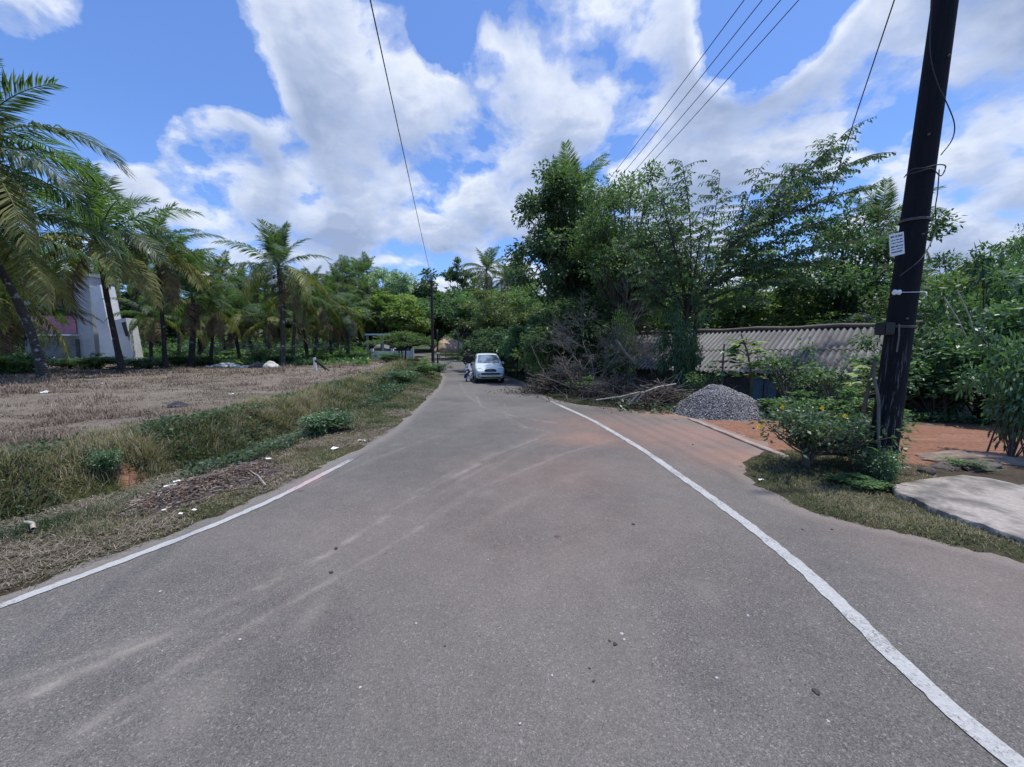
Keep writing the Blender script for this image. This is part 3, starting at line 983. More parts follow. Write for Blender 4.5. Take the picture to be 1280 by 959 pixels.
#PART2
# ================================================================== LEFT SIDE: palms
def palm_px(label, b, c, y, **kw):
    """base seen at pixel b, crown at pixel c, standing y metres away"""
    B = W(b[0], b[1], y); Cc = W(c[0], c[1], y)
    bz = h(B[0], y)
    return palm(label, B[0], y, Cc[2] - bz, lean=(Cc[0] - B[0], kw.pop('ly', 0)), **kw)

palm_px('leaning coconut palm with pale lichen on its trunk, nearest the left house', (55, 475), (2, 292), 20.5, nf=24, yellow=.25, dead=2, seed=3, sc=1.1, ly=-1.0, tr=.19,
        extra=[('mid', 8, 44), ('mid', -25, 30), ('oldg', -70, 5), ('mid', -50, 25)])
palm_px('tall coconut palm at the left picture edge with fronds reaching up', (-70, 478), (-40, 190), 18, nf=20, yellow=.1, dead=1, seed=5, sc=1.1)
palm_px('coconut palm with a thin dark trunk in front of the white slanted wall', (153, 465), (122, 302), 26, nf=22, yellow=.3, dead=1, seed=9, sc=1.12, dark=True, tr=.17,
        extra=[('old', -35, -12), ('mid', 30, 20), ('mid', 160, 10)])
palm_px('dark trunked coconut palm just right of the left house', (207, 459), (198, 322), 31, nf=20, yellow=.3, dead=2, seed=12, sc=1.05, dark=True)
palm_px('coconut palm with a full crown standing tallest at the far edge of the dry field', (353, 456), (348, 335), 35, nf=24, yellow=.34, dead=3, seed=17, sc=1.05, tr=.2, extra=[('young', 100, 84), ('young', -20, 74), ('young', 190, 70)])
palm_px('short grey trunk palm close behind the solitary full crowned palm', (366, 454), (372, 372), 37, nf=15, yellow=.25, dead=3, seed=18, sc=.8, tr=.16)
palm_px('small palm with a skirt of dead fronds near the far end of the field', (435, 442), (433, 392), 45, nf=15, yellow=.05, dead=9, seed=21, sc=.8, tr=.2)
palm_px('low bushy palm with drooping dry fronds behind the rubble', (238, 452), (240, 374), 34, nf=17, yellow=.2, dead=6, seed=24, sc=.8, tr=.24, dark=True)
palm_px('low palm with a dark trunk between the bushy palm and the solitary palm', (262, 450), (266, 388), 36, nf=16, yellow=.2, dead=4, seed=27, sc=.75, dark=True)
palm_px('tilted young palm left of the solitary palm trunk', (318, 449), (304, 392), 42, nf=15, yellow=.25, dead=3, seed=29, sc=.8)
palm_px('palm with yellowing lower fronds right of the solitary palm', (392, 446), (404, 383), 41, nf=16, yellow=.35, dead=2, seed=31, sc=.85)
palm_px('thin palm rising behind the dark trunked palm', (224, 452), (221, 338), 44, nf=18, yellow=.2, dead=1, seed=33, sc=.95)
palm_px('palm half hidden behind the slanted white wall', (176, 452), (172, 352), 42, nf=18, yellow=.3, dead=2, seed=36, sc=.9)
palm_px('low palm under the leaning palm at the left edge', (12, 470), (8, 388), 26, nf=16, yellow=.25, dead=3, seed=38, sc=.8)

for k, (lb, b_, c_, y_, sc_) in enumerate([('short palm with drooping fronds between house and dark trunked palm', (190, 452), (190, 395), 36, .62), ('low palm with splayed fronds left of the rubble', (250, 450), (250, 408), 40, .6),
        ('low palm right of the rubble under taller crowns', (300, 449), (292, 405), 41, .62), ('low palm between the boulder and the solitary palm', (336, 449), (338, 400), 40, .62),
        ('low leaning palm right of the grey trunk pair', (385, 449), (380, 402), 42, .62), ('low palm left of the skirted palm', (415, 444), (413, 402), 46, .65), ('short palm behind the leaning palm, left edge', (-12, 468), (-20, 360), 27, .95)]):
    palm_px(lb, b_, c_, y_, nf=17, yellow=.2, dead=3, seed=140 + k, sc=sc_ * 1.15, dark=k % 2 == 0, tr=.16)
g = np.random.default_rng(99)
for k, (px, py, y, sc) in enumerate([(275, 352, 52, 1.05), (300, 362, 58, 1), (330, 362, 56, 1), (245, 345, 50, 1), (395, 362, 62, 1), (418, 352, 66, 1.0),
                                      (430, 346, 72, 1), (447, 345, 76, 1), (462, 340, 80, 1), (410, 372, 52, .9), (455, 372, 58, .9), (475, 392, 56, .75),
                                      (200, 352, 60, 1), (140, 350, 58, 1), (100, 345, 54, 1.05), (60, 345, 50, 1), (20, 350, 52, 1), (-30, 340, 46, 1), (380, 380, 50, .85), (350, 385, 54, .85), (288, 385, 48, .8)]):
    p = W(px, py, y)
    far_palm('coconut palm in the dense grove behind the front row of palms', p[0], y, p[2] - h(p[0], y), k, sc, lean=g.normal(0, .6), group='palms of the grove behind the field', rz=g.uniform(0, 6))

# ------------------------------------------------------------------ broadleaf trees: shared kinds
K = {}
K['dense'] = tree_meshes('dense', 10, 3.4, .12, 46, 300, .21, .1, M['leaf_dark'], M['bark_dark'], .2, seed=3, crs=.27)
K['dense2'] = tree_meshes('dense2', 10, 3.8, .18, 42, 300, .22, .1, M['leaf_mid'], M['bark'], .2, seed=8, crs=.25)
K['pale'] = tree_meshes('pale', 14, 5.2, .22, 58, 190, .38, .19, M['leaf_pale'], M['bark_grey'], .26, seed=13, crs=.2)
K['bright'] = tree_meshes('bright', 10, 4.6, .15, 48, 200, .34, .17, M['leaf_bright'], M['bark'], .22, seed=17, crs=.22, flat=.5)
K['olive'] = tree_meshes('olive', 9, 3.4, .3, 40, 190, .26, .1, M['leaf_olive'], M['bark_grey'], .16, seed=23, crs=.24)
K['far'] = tree_meshes('far', 12, 4.6, .1, 44, 170, .46, .24, M['leaf_mid'], M['bark'], .22, seed=29, crs=.24)
K['far2'] = tree_meshes('far2', 12, 4.2, .1, 44, 170, .44, .22, M['leaf_dark'], M['bark'], .22, seed=31, crs=.25)
K['airy'] = tree_meshes('airy', 12, 3.0, .62, 22, 120, .34, .17, M['leaf_dark'], M['bark_grey'], .12, seed=37, crs=.2, flat=.45)
K['shrub'] = tree_meshes('shrub', 2.2, 1.25, .02, 34, 120, .13, .06, M['leaf_shrub'], M['twig'], .04, seed=41, crs=.3, stems=4, shell=1.6)
K['shrub2'] = tree_meshes('shrub2', 2.2, 1.3, .02, 30, 120, .17, .09, M['leaf_mid'], M['twig'], .04, seed=43, crs=.3, stems=4, shell=1.6)
K['fern'] = tree_meshes('fern', 2.4, 1.1, .1, 24, 130, .12, .035, M['leaf_bright'], M['twig'], .04, seed=47, crs=.34, stems=2)
K['tallbush'] = tree_meshes('tallbush', 4.5, 2.0, .03, 54, 170, .19, .085, M['leaf_shrub'], M['bark_dark'], .08, seed=53, crs=.26, stems=4, shell=1.7)
K['tallbush2'] = tree_meshes('tallbush2', 4.5, 1.8, .03, 50, 170, .2, .06, M['leaf_dark'], M['bark_dark'], .08, seed=59, crs=.26, stems=3, shell=1.7, droop=.8)

_ext = {}
def tree_px(label, kind, px, top, y, baseh, cat='tree', group=None, w=None, basew=None, rz=0, dz=0):
    """kind built baseh high; scaled so its top reaches row top at distance y"""
    p = W(px, top, y); x = p[0]
    hh = p[2] - h(x, y) - dz
    if kind not in _ext:
        me = K[kind][1]; co = np.empty(len(me.vertices) * 3, np.float32); me.vertices.foreach_get('co', co); co = co.reshape(-1, 3)
        _ext[kind] = (np.percentile(co[:, 2], 99.7), np.percentile(co[:, 0], 98.5) - np.percentile(co[:, 0], 1.5))
    s = hh / _ext[kind][0]
    sx = s if w is None else (w / F_PX * y) / _ext[kind][1]
    o = put_tree({'shrub': 'bush', 'tree': 'tree'}.get(cat, 'tree'), label, cat, K[kind], x, y, rz, 1, group, dz)
    o.scale = (sx, sx, s)
    return o

# far centre
K['spindly'] = tree_meshes('spindly', 2.2, .8, .15, 20, 46, .1, .05, M['leaf_mid'], M['twig'], .02, seed=83, crs=.34, stems=3)
K['overhang'] = tree_meshes('overhang', 10, 3.4, .42, 40, 200, .26, .12, M['leaf_dark'], M['bark_dark'], .16, seed=103, crs=.26)
tree_px('pale silvery green broad tree topping the far centre left', 'pale', 487, 336, 72, 14.5, rz=.4)
tree_px('pale tree beside the silvery tree, leaning over the palms', 'pale', 448, 352, 78, 14.5, rz=2.4, w=85, basew=10.5)
tree_px('sunlit yellow-green tree below the silvery tree beside the road bend', 'bright', 487, 364, 58, 10.3, w=104, basew=9.4, rz=1)
tree_px('dark round tree behind the left roadside pole', 'far2', 545, 338, 82, 12.3, w=74)
tree_px('tall thin tree with an airy umbrella top behind the road bend', 'airy', 572, 325, 66, 12.2, w=38, basew=6)
tree_px('leafy dark tree overhanging the road bend', 'overhang', 582, 362, 52, 10.2, w=85)
tree_px('broad tan topped tree with a slim pale trunk behind the car', 'olive', 618, 362, 32, 9.1, w=84, basew=7, rz=.8)
tree_px('glossy green tree right of the tan topped tree', 'dense2', 668, 352, 34, 10.2, w=80, basew=7.8, rz=1.7)
for k, (px, top, y, kd) in enumerate([(497, 366, 74, 'far'), (612, 352, 80, 'far2'), (632, 352, 62, 'far'), (665, 348, 52, 'far'), (690, 340, 44, 'far2'), (420, 350, 86, 'far'), (385, 352, 84, 'far2'),
                                    (340, 354, 80, 'far'), (300, 356, 78, 'far2'), (255, 350, 76, 'far'), (210, 348, 72, 'far2'), (160, 350, 70, 'far'), (110, 348, 68, 'far2'), (60, 346, 66, 'far'),
                                    (10, 346, 64, 'far2'), (-50, 346, 60, 'far'), (-110, 340, 58, 'far2'), (462, 372, 66, 'far2'), (540, 375, 92, 'far'), (510, 350, 92, 'far2'), (600, 368, 90, 'far'), (640, 370, 84, 'far2')]):
    tree_px('dark green tree in the far row closing the view', kd, px, top, y, 12.3, group='far background trees', rz=k * 1.3, w=92, basew=9)
for label, px, py, y, k, sc in [('coconut palm standing highest above the trees behind the car', 608, 338, 48, 1, .78),
                                ('coconut palm above the trees right of the one behind the car', 650, 348, 46, 2, .72),
                                ('coconut palm crown just left of the big dark right tree', 634, 352, 58, 3, .8)]:
    p = W(px, py, y)
    far_palm(label, p[0], y, p[2] - h(p[0], y), k, sc, rz=k)

# flat layered roadside tree on the left
def flat_tree(label, px, y, topy, w):
    x = at(px, y); hh = W(px, topy, y)[2] - h(x, y)
    g = np.random.default_rng(71)
    T = Tubes(); Cs = []
    cr = w / F_PX * y / 2
    for s in range(3):
        T.add(bezier(np.array([s * .3 - .3, 0, -.2]), np.array([s * .5 - .5, 0, hh * .5]), np.array([g.normal(0, .8), g.normal(0, .5), hh * .85]), 8), np.linspace(.1, .05, 8), 6)
    for k in range(34):
        a = g.uniform(0, 2 * PI); r = cr * math.sqrt(g.random())
        zz = hh * (1 - .38 * (r / cr) ** 2) * g.uniform(.8, 1.0)
        p = np.array([r * math.cos(a), r * math.sin(a) * .6, zz])
        T.add(bezier(np.array([0, 0, hh * .35]), np.array([p[0] * .5, p[1] * .5, zz * 1.05]), p, 6), np.linspace(.045, .012, 6), 4)
        Cs.append(p)
    Cs = np.array(Cs); ci = np.repeat(np.arange(len(Cs)), 200); n = len(ci)
    q = norm(g.normal(size=(n, 3))) * (g.random(n) ** .5)[:, None]
    C = Cs[ci] + q * np.array([1.0, .8, .2]) * cr * .28
    D = norm(q * np.array([1, 1, .2]) + g.normal(0, .3, (n, 3)) * np.array([1, 1, .4]))
    V, Fq = leaf_arrays(C, D, .2 * g.uniform(.6, 1.3, n), np.full(n, .09), norm(np.array([0, 0, 1.]) + g.normal(0, .3, (n, 3))))
    o = tag(empty('tree', (x, y, h(x, y))), label, 'tree')
    link('trunk', T.mesh('trunk', M['bark_dark']), o)
    link('crown', mesh_np('crown', V, [Fq], [M['leaf_mid']], attrs={'rnd': ('FACE', np.clip(g.random(len(Cs))[ci] * .5 + g.random(n) * .5, 0, 1))}), o)
flat_tree('low flat topped tree with layered foliage beside the left bend', 503, 44, 416, 88)

# left undergrowth
LB = [('dark bush under the leaning lichen palm', 25, 440, 25, 'shrub'), ('bush at the left edge below the house', -15, 438, 23, 'shrub2'),
      ('bush growing along the foot of the stone house wall', 85, 449, 30, 'shrub'), ('bush at the foot of the slanted white wall', 118, 446, 29, 'shrub2'),
      ('low bush right of the slim palm trunk', 178, 446, 31, 'shrub'), ('bush between two dark palm trunks', 222, 440, 34, 'shrub2'),
      ('green bush left of the pale rubble', 252, 442, 36, 'shrub'), ('round dark bush behind the pale boulder', 328, 433, 38, 'shrub'),
      ('dark low bush touching the solitary palm trunk', 345, 447, 36, 'shrub2'), ('wide green bush right of the solitary palm', 392, 440, 40, 'shrub2'),
      ('grassy bush under the small skirted palm', 425, 440, 43, 'shrub2'), ('low bush right of the skirted palm', 452, 439, 44, 'shrub'),
      ('bush under the flat topped tree', 488, 440, 41, 'shrub'),
      ('bush in front of the far grey wall', 292, 436, 46, 'shrub2'), ('bush in front of the far grey wall, right of its twin', 360, 436, 50, 'shrub')]
for k, (lb, px, top, y, kd) in enumerate(LB):
    o = tree_px(lb, kd, px, top, y, 2.2, 'shrub', 'undergrowth at the edge of the field', rz=k)
    o.scale = (1.5, 1.2, max(o.scale[2], .5))

# ------------------------------------------------------------------ house on the left
def house():
    y = 37.0
    x0, x1 = at(35, y), at(118, y)
    zb = h(at(90, y), y)
    o = tag(empty('house', (x1, y, zb)), 'grey house with pink panel, stone base and slanted white end walls behind palms', 'house')
    wd = x1 - x0
    def zz(py): return W(90, py, y)[2] - zb
    b = MB(); b.box((-wd / 2, 1.4, zz(345) / 2), (wd, 2.4, zz(345))); b.build('wall', M['grey_wall'], o)
    b = MB(); b.box((-wd / 2 - .6, .05, zz(424) / 2 - .2), (wd - 1.6, .5, zz(424) + .4)); b.build('stone_base', M['block_grey'], o)
    b = MB(); b.box((-wd / 2 - .3, -.12, zz(419)), (wd - 2.2, .8, .16)); b.build('ledge', M['white_wall'], o)
    b = MB(); b.box((-wd / 2 - .3, .13, zz(406)), (wd - 2.4, .1, zz(395) - zz(417))); b.build('panel', M['pink'], o)
    f = MB(); f.box((-wd / 2 - .3, .12, (zz(358) + zz(394)) / 2), (wd - 2.4, .12, zz(358) - zz(394))); f = f.build('window', M['redbrown'], o)
    for k in range(5):
        q = MB(); q.box((-wd / 2 - .3 - (wd - 2.4) * (.5 - k / 4), .03, (zz(358) + zz(394)) / 2), (.09, .08, zz(358) - zz(394))); q.build('frame', M['black'], f)
    b = MB(); b.box((-wd / 2, 1.3, zz(345) + .12), (wd + .3, 3.2, .24)); b.build('roof', M['concrete'], o)
    # slanted wing walls
    def wing(pA, pB, pC, pD, th):
        P = [W(p[0], p[1], y) for p in (pA, pB, pC, pD)]
        P = [(p[0] - x1, 0, p[2] - zb) for p in P]
        P[2] = (P[2][0], 0, -.3); P[3] = (P[3][0], 0, -.3)
        V = [(p[0], -.45, p[2]) for p in P] + [(p[0], th, p[2]) for p in P]
        b = MB(); b.add(V, [(0, 3, 2, 1), (4, 5, 6, 7), (0, 1, 5, 4), (1, 2, 6, 5), (2, 3, 7, 6), (3, 0, 4, 7)])
        return b.build('slanted_wall', M['white_wall'], o)
    wing((119, 362), (131, 357), (152, 448), (136, 448), .9)
    w2 = wing((148, 401), (163, 398), (173, 448), (158, 448), .6)
    b = MB(); p = W(162, 412, y); b.box((p[0] - x1 + .1, -.5, p[2] - zb), (.28, .1, 1.3), (0, R(-13), 0)); b.build('opening', M['black'], w2)
house()

# far garden wall and rails behind the palms
def rail_fence(label, pa, pb, y, n):
    xa_, xb = at(pa, y), at(pb, y)
    zb = h((xa_ + xb) / 2, y)
    o = tag(empty('fence', ((xa_ + xb) / 2, y, zb)), label, 'fence')
    wd = xb - xa_
    for k in range(n):
        b = MB(); b.box((-wd / 2 + wd * k / (n - 1), 0, .9), (.16, .16, 2.2)); b.build('post', M['concrete'], o)
    for z in (.7, 1.25, 1.8):
        b = MB(); b.box((0, .14, z), (wd, .08, .14)); b.build('rail', M['concrete'], o)
rail_fence('grey fence of horizontal rails far behind the palms', 225, 425, 54, 15)
def far_wall():
    y = 50; xa_, xb = at(466, y), at(516, y); xm = (xa_ + xb) / 2
    o = tag(empty('garden_wall', (xm, y, h(xm, y))), 'low sunlit white wall seen under the flat topped tree', 'wall')
    b = MB(); b.box((0, 0, .45), (xb - xa_, .2, .9), bev=.02); b.build('wall', M['white_wall'], o)
    for s in (-1, 0, 1):
        b = MB(); b.box((s * (xb - xa_) / 2, 0, .6), (.35, .35, 1.2), bev=.03); b.build('pillar', M['white_wall'], o)
    y = 52; x = at(470, y); zb = h(x, y)
    o = tag(empty('gateway', (x, y, zb)), 'pale concrete gateway frame behind the flat topped tree', 'gateway')
    for s in (-1.0, 1.0):
        b = MB(); b.box((s, 0, 1.5), (.25, .25, 3.0)); b.build('post', M['concrete'], o)
    b = MB(); b.box((0.3, 0, 3.1), (3.4, .5, .22)); b.build('lintel', M['white_wall'], o)
far_wall()

# ------------------------------------------------------------------ poles and wires
def pole_thing(label, x, y, top, r0, r1, mat, bz=None):
    zb = h(x, y) if bz is None else bz
    o = tag(empty('utility_pole', (x, y, zb)), label, 'utility pole')
    t = np.linspace(-.3, 1, 14)
    V, Fq = tube_np(np.stack([0 * t, 0 * t, t * (top - zb)], -1), np.linspace(r0, r1, 14), 20)
    nV = len(V)
    me = mesh_np('shaft', np.vstack([V, [[0, 0, top - zb]]]), [Fq, np.array([[nV - 20 + i, nV - 20 + (i + 1) % 20, nV] for i in range(20)])], [mat], smooth=True)
    link('shaft', me, o)
    return o, zb
PX, PY = 5.0, 5.15
P0, P0z = pole_thing('thick tarred black utility pole leaning by the flowering bush', PX, PY, 8.9, .168, .105, M['pole'])
P0.rotation_euler = (0, R(3.0), 0)
# cross bars and insulators high on the pole, above the picture
WOFF = [(-.50, -.02), (-.17, .0), (.17, .0), (.50, .0)]
b = MB(); b.box((-.42, -.17, 7.95), (1.3, .09, .1)); b.build('cross_arm', M['pole_far'], P0)
for dx, _ in WOFF:
    b = MB(); b.tube([(dx - .42, -.17, 8.0), (dx - .42, -.17, 8.06), (dx - .42, -.17, 8.1), (dx - .42, -.17, 8.14)], [.03, .045, .03, .04], 10); b.build('insulator', M['ceramic'], P0)
for z in (1.95, 3.3):
    V, Fq = tube_np(np.array([(0, 0, z - .018), (0, 0, z - .017), (0, 0, z + .017), (0, 0, z + .018)]), np.array([.150, .168 - z * .0071 + .006, .168 - z * .0071 + .006, .140]), 24)
    link('band', mesh_np('band', V, [Fq], [M['band']], smooth=True), P0)
for z, a in ((2.05, -2.0), (3.1, -1.7), (4.3, -2.2), (5.2, -1.5)):
    rr = .166 - z * .0071
    b = MB(); b.tube([(rr * math.cos(a) * .9, rr * math.sin(a) * .9, z), (math.cos(a) * (rr + .022), math.sin(a) * (rr + .022), z)], .014, 8); b.build('bolt', M['band'], P0)
# sign plate nailed to the pole, its fading print
def sign():
    c = W(1121, 305.5, 4.98)
    o = tag(empty('notice', tuple(c)), 'small white printed notice nailed to the side of the tarred pole', 'sign')
    o.rotation_euler = (R(3), R(-13), R(8))
    w_, h_ = .215, .27
    b = MB(); b.box((0, 0, 0), (w_, .006, h_), bev=.002); p = b.build('plate', M['white_scrap'], o)
    g = np.random.default_rng(5)
    b = MB()
    rows = [(.098, .024, True), (.055, .016, False), (.02, .013, False), (-.022, .02, False), (-.055, .012, False), (-.09, .02, True)]
    for z, hh, bold in rows:
        x = -w_ / 2 + .018
        while x < w_ / 2 - .03:
            cw = g.uniform(.006, .02) * (1.5 if bold else 1)
            b.box((x + cw / 2, -.0045, z), (cw * .8, .002, hh * g.uniform(.65, 1)))
            x += cw + (.01 if g.random() < .25 else 0)
    b.build('print', M['print'], p)
M['print'] = simple('print', (.10, .12, .17), .8, var=.4, scale=60)
sign()
# reel insulator with a thin cord round the pole
def reel():
    c = W(1121, 365.5, 4.93)
    o = tag(empty('insulator', tuple(c)), 'white porcelain reel tied to the front of the tarred pole', 'insulator')
    b = MB(); b.tube([(-.045, 0, 0), (-.03, 0, 0), (-.012, 0, 0), (.012, 0, 0), (.03, 0, 0), (.045, 0, 0)], [.02, .034, .026, .026, .034, .02], 12); b.build('reel', M['ceramic'], o)
    p = W(1157, 365, 5.0)
    b = MB(); b.tube([(0.04, 0, 0), tuple((p - c) * .5 + np.array([0, -.03, -.004])), tuple(p - c)], .004, 6); b.tube([tuple(p - c), tuple(p - c + np.array([.02, 0, -.05]))], .01, 6); b.build('cord', M['white_scrap'], o)
reel()
def side_box():
    c = W(1106, 411, 5.12)
    o = tag(empty('switch_box', tuple(c)), 'small black box fixed to the left side of the tarred pole', 'box')
    b = MB(); b.box((0, 0, 0), (.14, .16, .16), bev=.012); b.build('box', M['black'], o)
    b = MB(); b.box((.10, .0, .02), (.12, .05, .03)); b.build('bracket', M['black'], o)
side_box()
def tube_thing(name, label, cat, pts, r, mat, group=None, n=6):
    pts = np.array([np.array(p, float) for p in pts])
    if 4 < len(pts) < 12:
        q = [pts[0]]; pp = np.vstack([2 * pts[0] - pts[1], pts, 2 * pts[-1] - pts[-2]])
        for i in range(len(pts) - 1):
            a0, a1, a2, a3 = pp[i:i + 4]
            for t in (.2, .4, .6, .8, 1.0):
                q.append(.5 * (2 * a1 + (a2 - a0) * t + (2 * a0 - 5 * a1 + 4 * a2 - a3) * t * t + (3 * a1 - a0 - 3 * a2 + a3) * t ** 3))
        pts = np.array(q)
        if not np.isscalar(r): r = np.interp(np.linspace(0, 1, len(pts)), np.linspace(0, 1, len(r)), r)
    c = pts[0]
    V, Fq = tube_np(np.array(pts) - c, r, n)
    o = link(name, mesh_np(name, V, [Fq], [mat], smooth=True), None, tuple(c))
    return tag(o, label, cat, group)
def catenary(a, b, sag, n=30):
    t = np.linspace(0, 1, n)[:, None]
    p = np.array(a)[None] * (1 - t) + np.array(b)[None] * t
    p[:, 2] -= (4 * sag * t * (1 - t))[:, 0]
    return p
# loose service wires on the pole
def on_pole(px, py, y=5.0): return W(px, py, y)
tube_thing('loose_wire', 'thin loose wire looping out from the upper right of the tarred pole', 'wire',
           [on_pole(*p) for p in [(1165, -30, 4.98), (1163, 30, 4.97), (1163, 70, 4.96), (1172, 105, 4.94), (1184, 130, 4.95), (1193, 155, 5.0), (1190, 175, 5.05), (1176, 194, 5.1)]], .006, M['wire'])
tube_thing('loose_wire', 'dark wire lashed twice round the middle of the tarred pole', 'wire',
           [on_pole(*p) for p in [(1130, 222, 4.98), (1140, 212, 4.95), (1155, 210, 4.94), (1172, 206, 5.0), (1182, 208, 5.1), (1176, 220, 5.1), (1165, 211, 4.99), (1150, 214, 4.95), (1132, 219, 4.96)]], .007, M['wire'])
tube_thing('loose_wire', 'thin wire hanging down the right side of the tarred pole below the lashing', 'wire',
           [on_pole(*p) for p in [(1174, 212, 5.1), (1172, 240, 5.1), (1169, 262, 5.1), (1170, 285, 5.1), (1163, 305, 5.02), (1150, 325, 4.95), (1125, 345, 4.96)]], .006, M['wire'])
tube_thing('loose_wire', 'pale cord hanging on the lower front of the tarred pole', 'wire',
           [on_pole(*p) for p in [(1124, 405, 4.92), (1124, 420, 4.92), (1121, 440, 4.92)]], .008, M['twig_grey'])

FARP = (2.75, 30.0)
FP, fz = pole_thing('distant utility pole carrying the four wires, buried in the dark right trees', FARP[0], FARP[1], 8.6, .13, .09, M['pole_far'])
b = MB(); b.box((0, 0, 8.3 - fz), (1.3, .09, .1)); b.build('cross_arm', M['pole_far'], FP)
wl = ['leftmost of four parallel power lines', 'second from left of four parallel power lines', 'third from left of four parallel power lines', 'rightmost of four parallel power lines']
for i, (dx, _) in enumerate(WOFF):
    a = np.array((PX + dx, PY - .17, 8.17)); bb = np.array((FARP[0] + dx, FARP[1], 8.36))
    tube_thing('power_line', wl[i] + ' above the right trees', 'power line', catenary(a, bb, .28), .0088, M['wire'], 'four parallel power lines')

LPX, LPY = W(541, 440, 31)[0], 31.0
LP, lz = pole_thing('dark utility pole in the grass left of the road, taller of the pair', LPX, LPY, W(541, 344, 31)[2], .13, .1, M['pole_far'])
b = MB(); b.box((0, -.1, W(541, 352, 31)[2] - lz), (.5, .07, .07)); b.build('cross_arm', M['pole_far'], LP)
SP, sz_ = pole_thing('short thin dark post just right of the roadside pole', W(547, 440, 32.5)[0], 32.5, W(547, 412, 32.5)[2], .07, .06, M['pole_far'])
b = MB(); b.box((.06, -.1, W(547, 442, 32)[2] - sz_), (.22, .14, .16), bev=.02); b.build('box', M['white_scrap'], SP)
GPx = W(509, 440, 60)[0]
pole_thing('pale grey concrete pole beyond the flat topped tree', GPx, 60, W(509, 391, 60)[2], .28, .22, M['pole_grey'])
tube_thing('overhead_wire', 'single wire descending from the top centre to the left roadside pole', 'power line',
           catenary((-.55, -3.0, 6.95), (LPX, LPY, W(541, 348, 31)[2]), .15, 40), .0105, M['wire'])
a = W(1118, 0, 6.6); c = W(1068, 150, 9.0); e = W(985, 395, 14.5)
d0 = a + (a - c) * .55
tube_thing('overhead_wire', 'single wire slanting down beside the tarred pole into the layered tree', 'power line', [d0, a, c, (c + e) / 2 + np.array([0, 0, -.12]), e], .010, M['wire'])

# ------------------------------------------------------------------ hut with corrugated roof
def corrugated(name, parent, P00, ex, ey, wid, run, mat, amp=.035, pitch=.2, sag=.0, seed=1, broken=0.0, sheets=2):
    g = np.random.default_rng(seed)
    ex = norm(np.array(ex, float)); ey = norm(np.array(ey, float)); nz = np.cross(ex, ey)
    if nz[2] < 0: nz = -nz
    nx_ = int(wid / pitch * 6); u = np.linspace(0, wid, nx_)
    V = []; Fq = []; off = 0; val = []; ton = []
    row = run / sheets
    for k in range(sheets):
        v = np.linspace(k * row - (.08 if k else 0), (k + 1) * row, 6)
        U, Vv = np.meshgrid(u, v)
        lift = (k * -.03)
        jag = (vnoise(np.floor(U / 1.05) * 3.1, U * 0, 1, seed + k) - .5) * .10
        z = amp * np.sin(U / pitch * 2 * PI) + lift + sag * np.sin(U / wid * PI) + (vnoise(U, Vv, .6, seed) - .5) * .06
        Pp = np.array(P00)[None, None] + U[..., None] * ex + (Vv + jag * (Vv > run * .9))[..., None] * ey + z[..., None] * nz
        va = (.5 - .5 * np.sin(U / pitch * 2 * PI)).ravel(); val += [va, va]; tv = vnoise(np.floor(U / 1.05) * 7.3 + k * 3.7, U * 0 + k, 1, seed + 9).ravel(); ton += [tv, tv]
        V.append(Pp.reshape(-1, 3)); Fq.append(grid_faces(nx_, 6) + off); off += nx_ * 6
        V.append((Pp - nz * .012).reshape(-1, 3)); Fq.append(grid_faces(nx_, 6)[:, ::-1] + off); off += nx_ * 6
    return link(name, mesh_np(name, np.concatenate(V), [np.concatenate(Fq)], [mat], attrs={'valley': ('POINT', np.concatenate(val)), 'tone': ('POINT', np.concatenate(ton))}, smooth=True), parent)

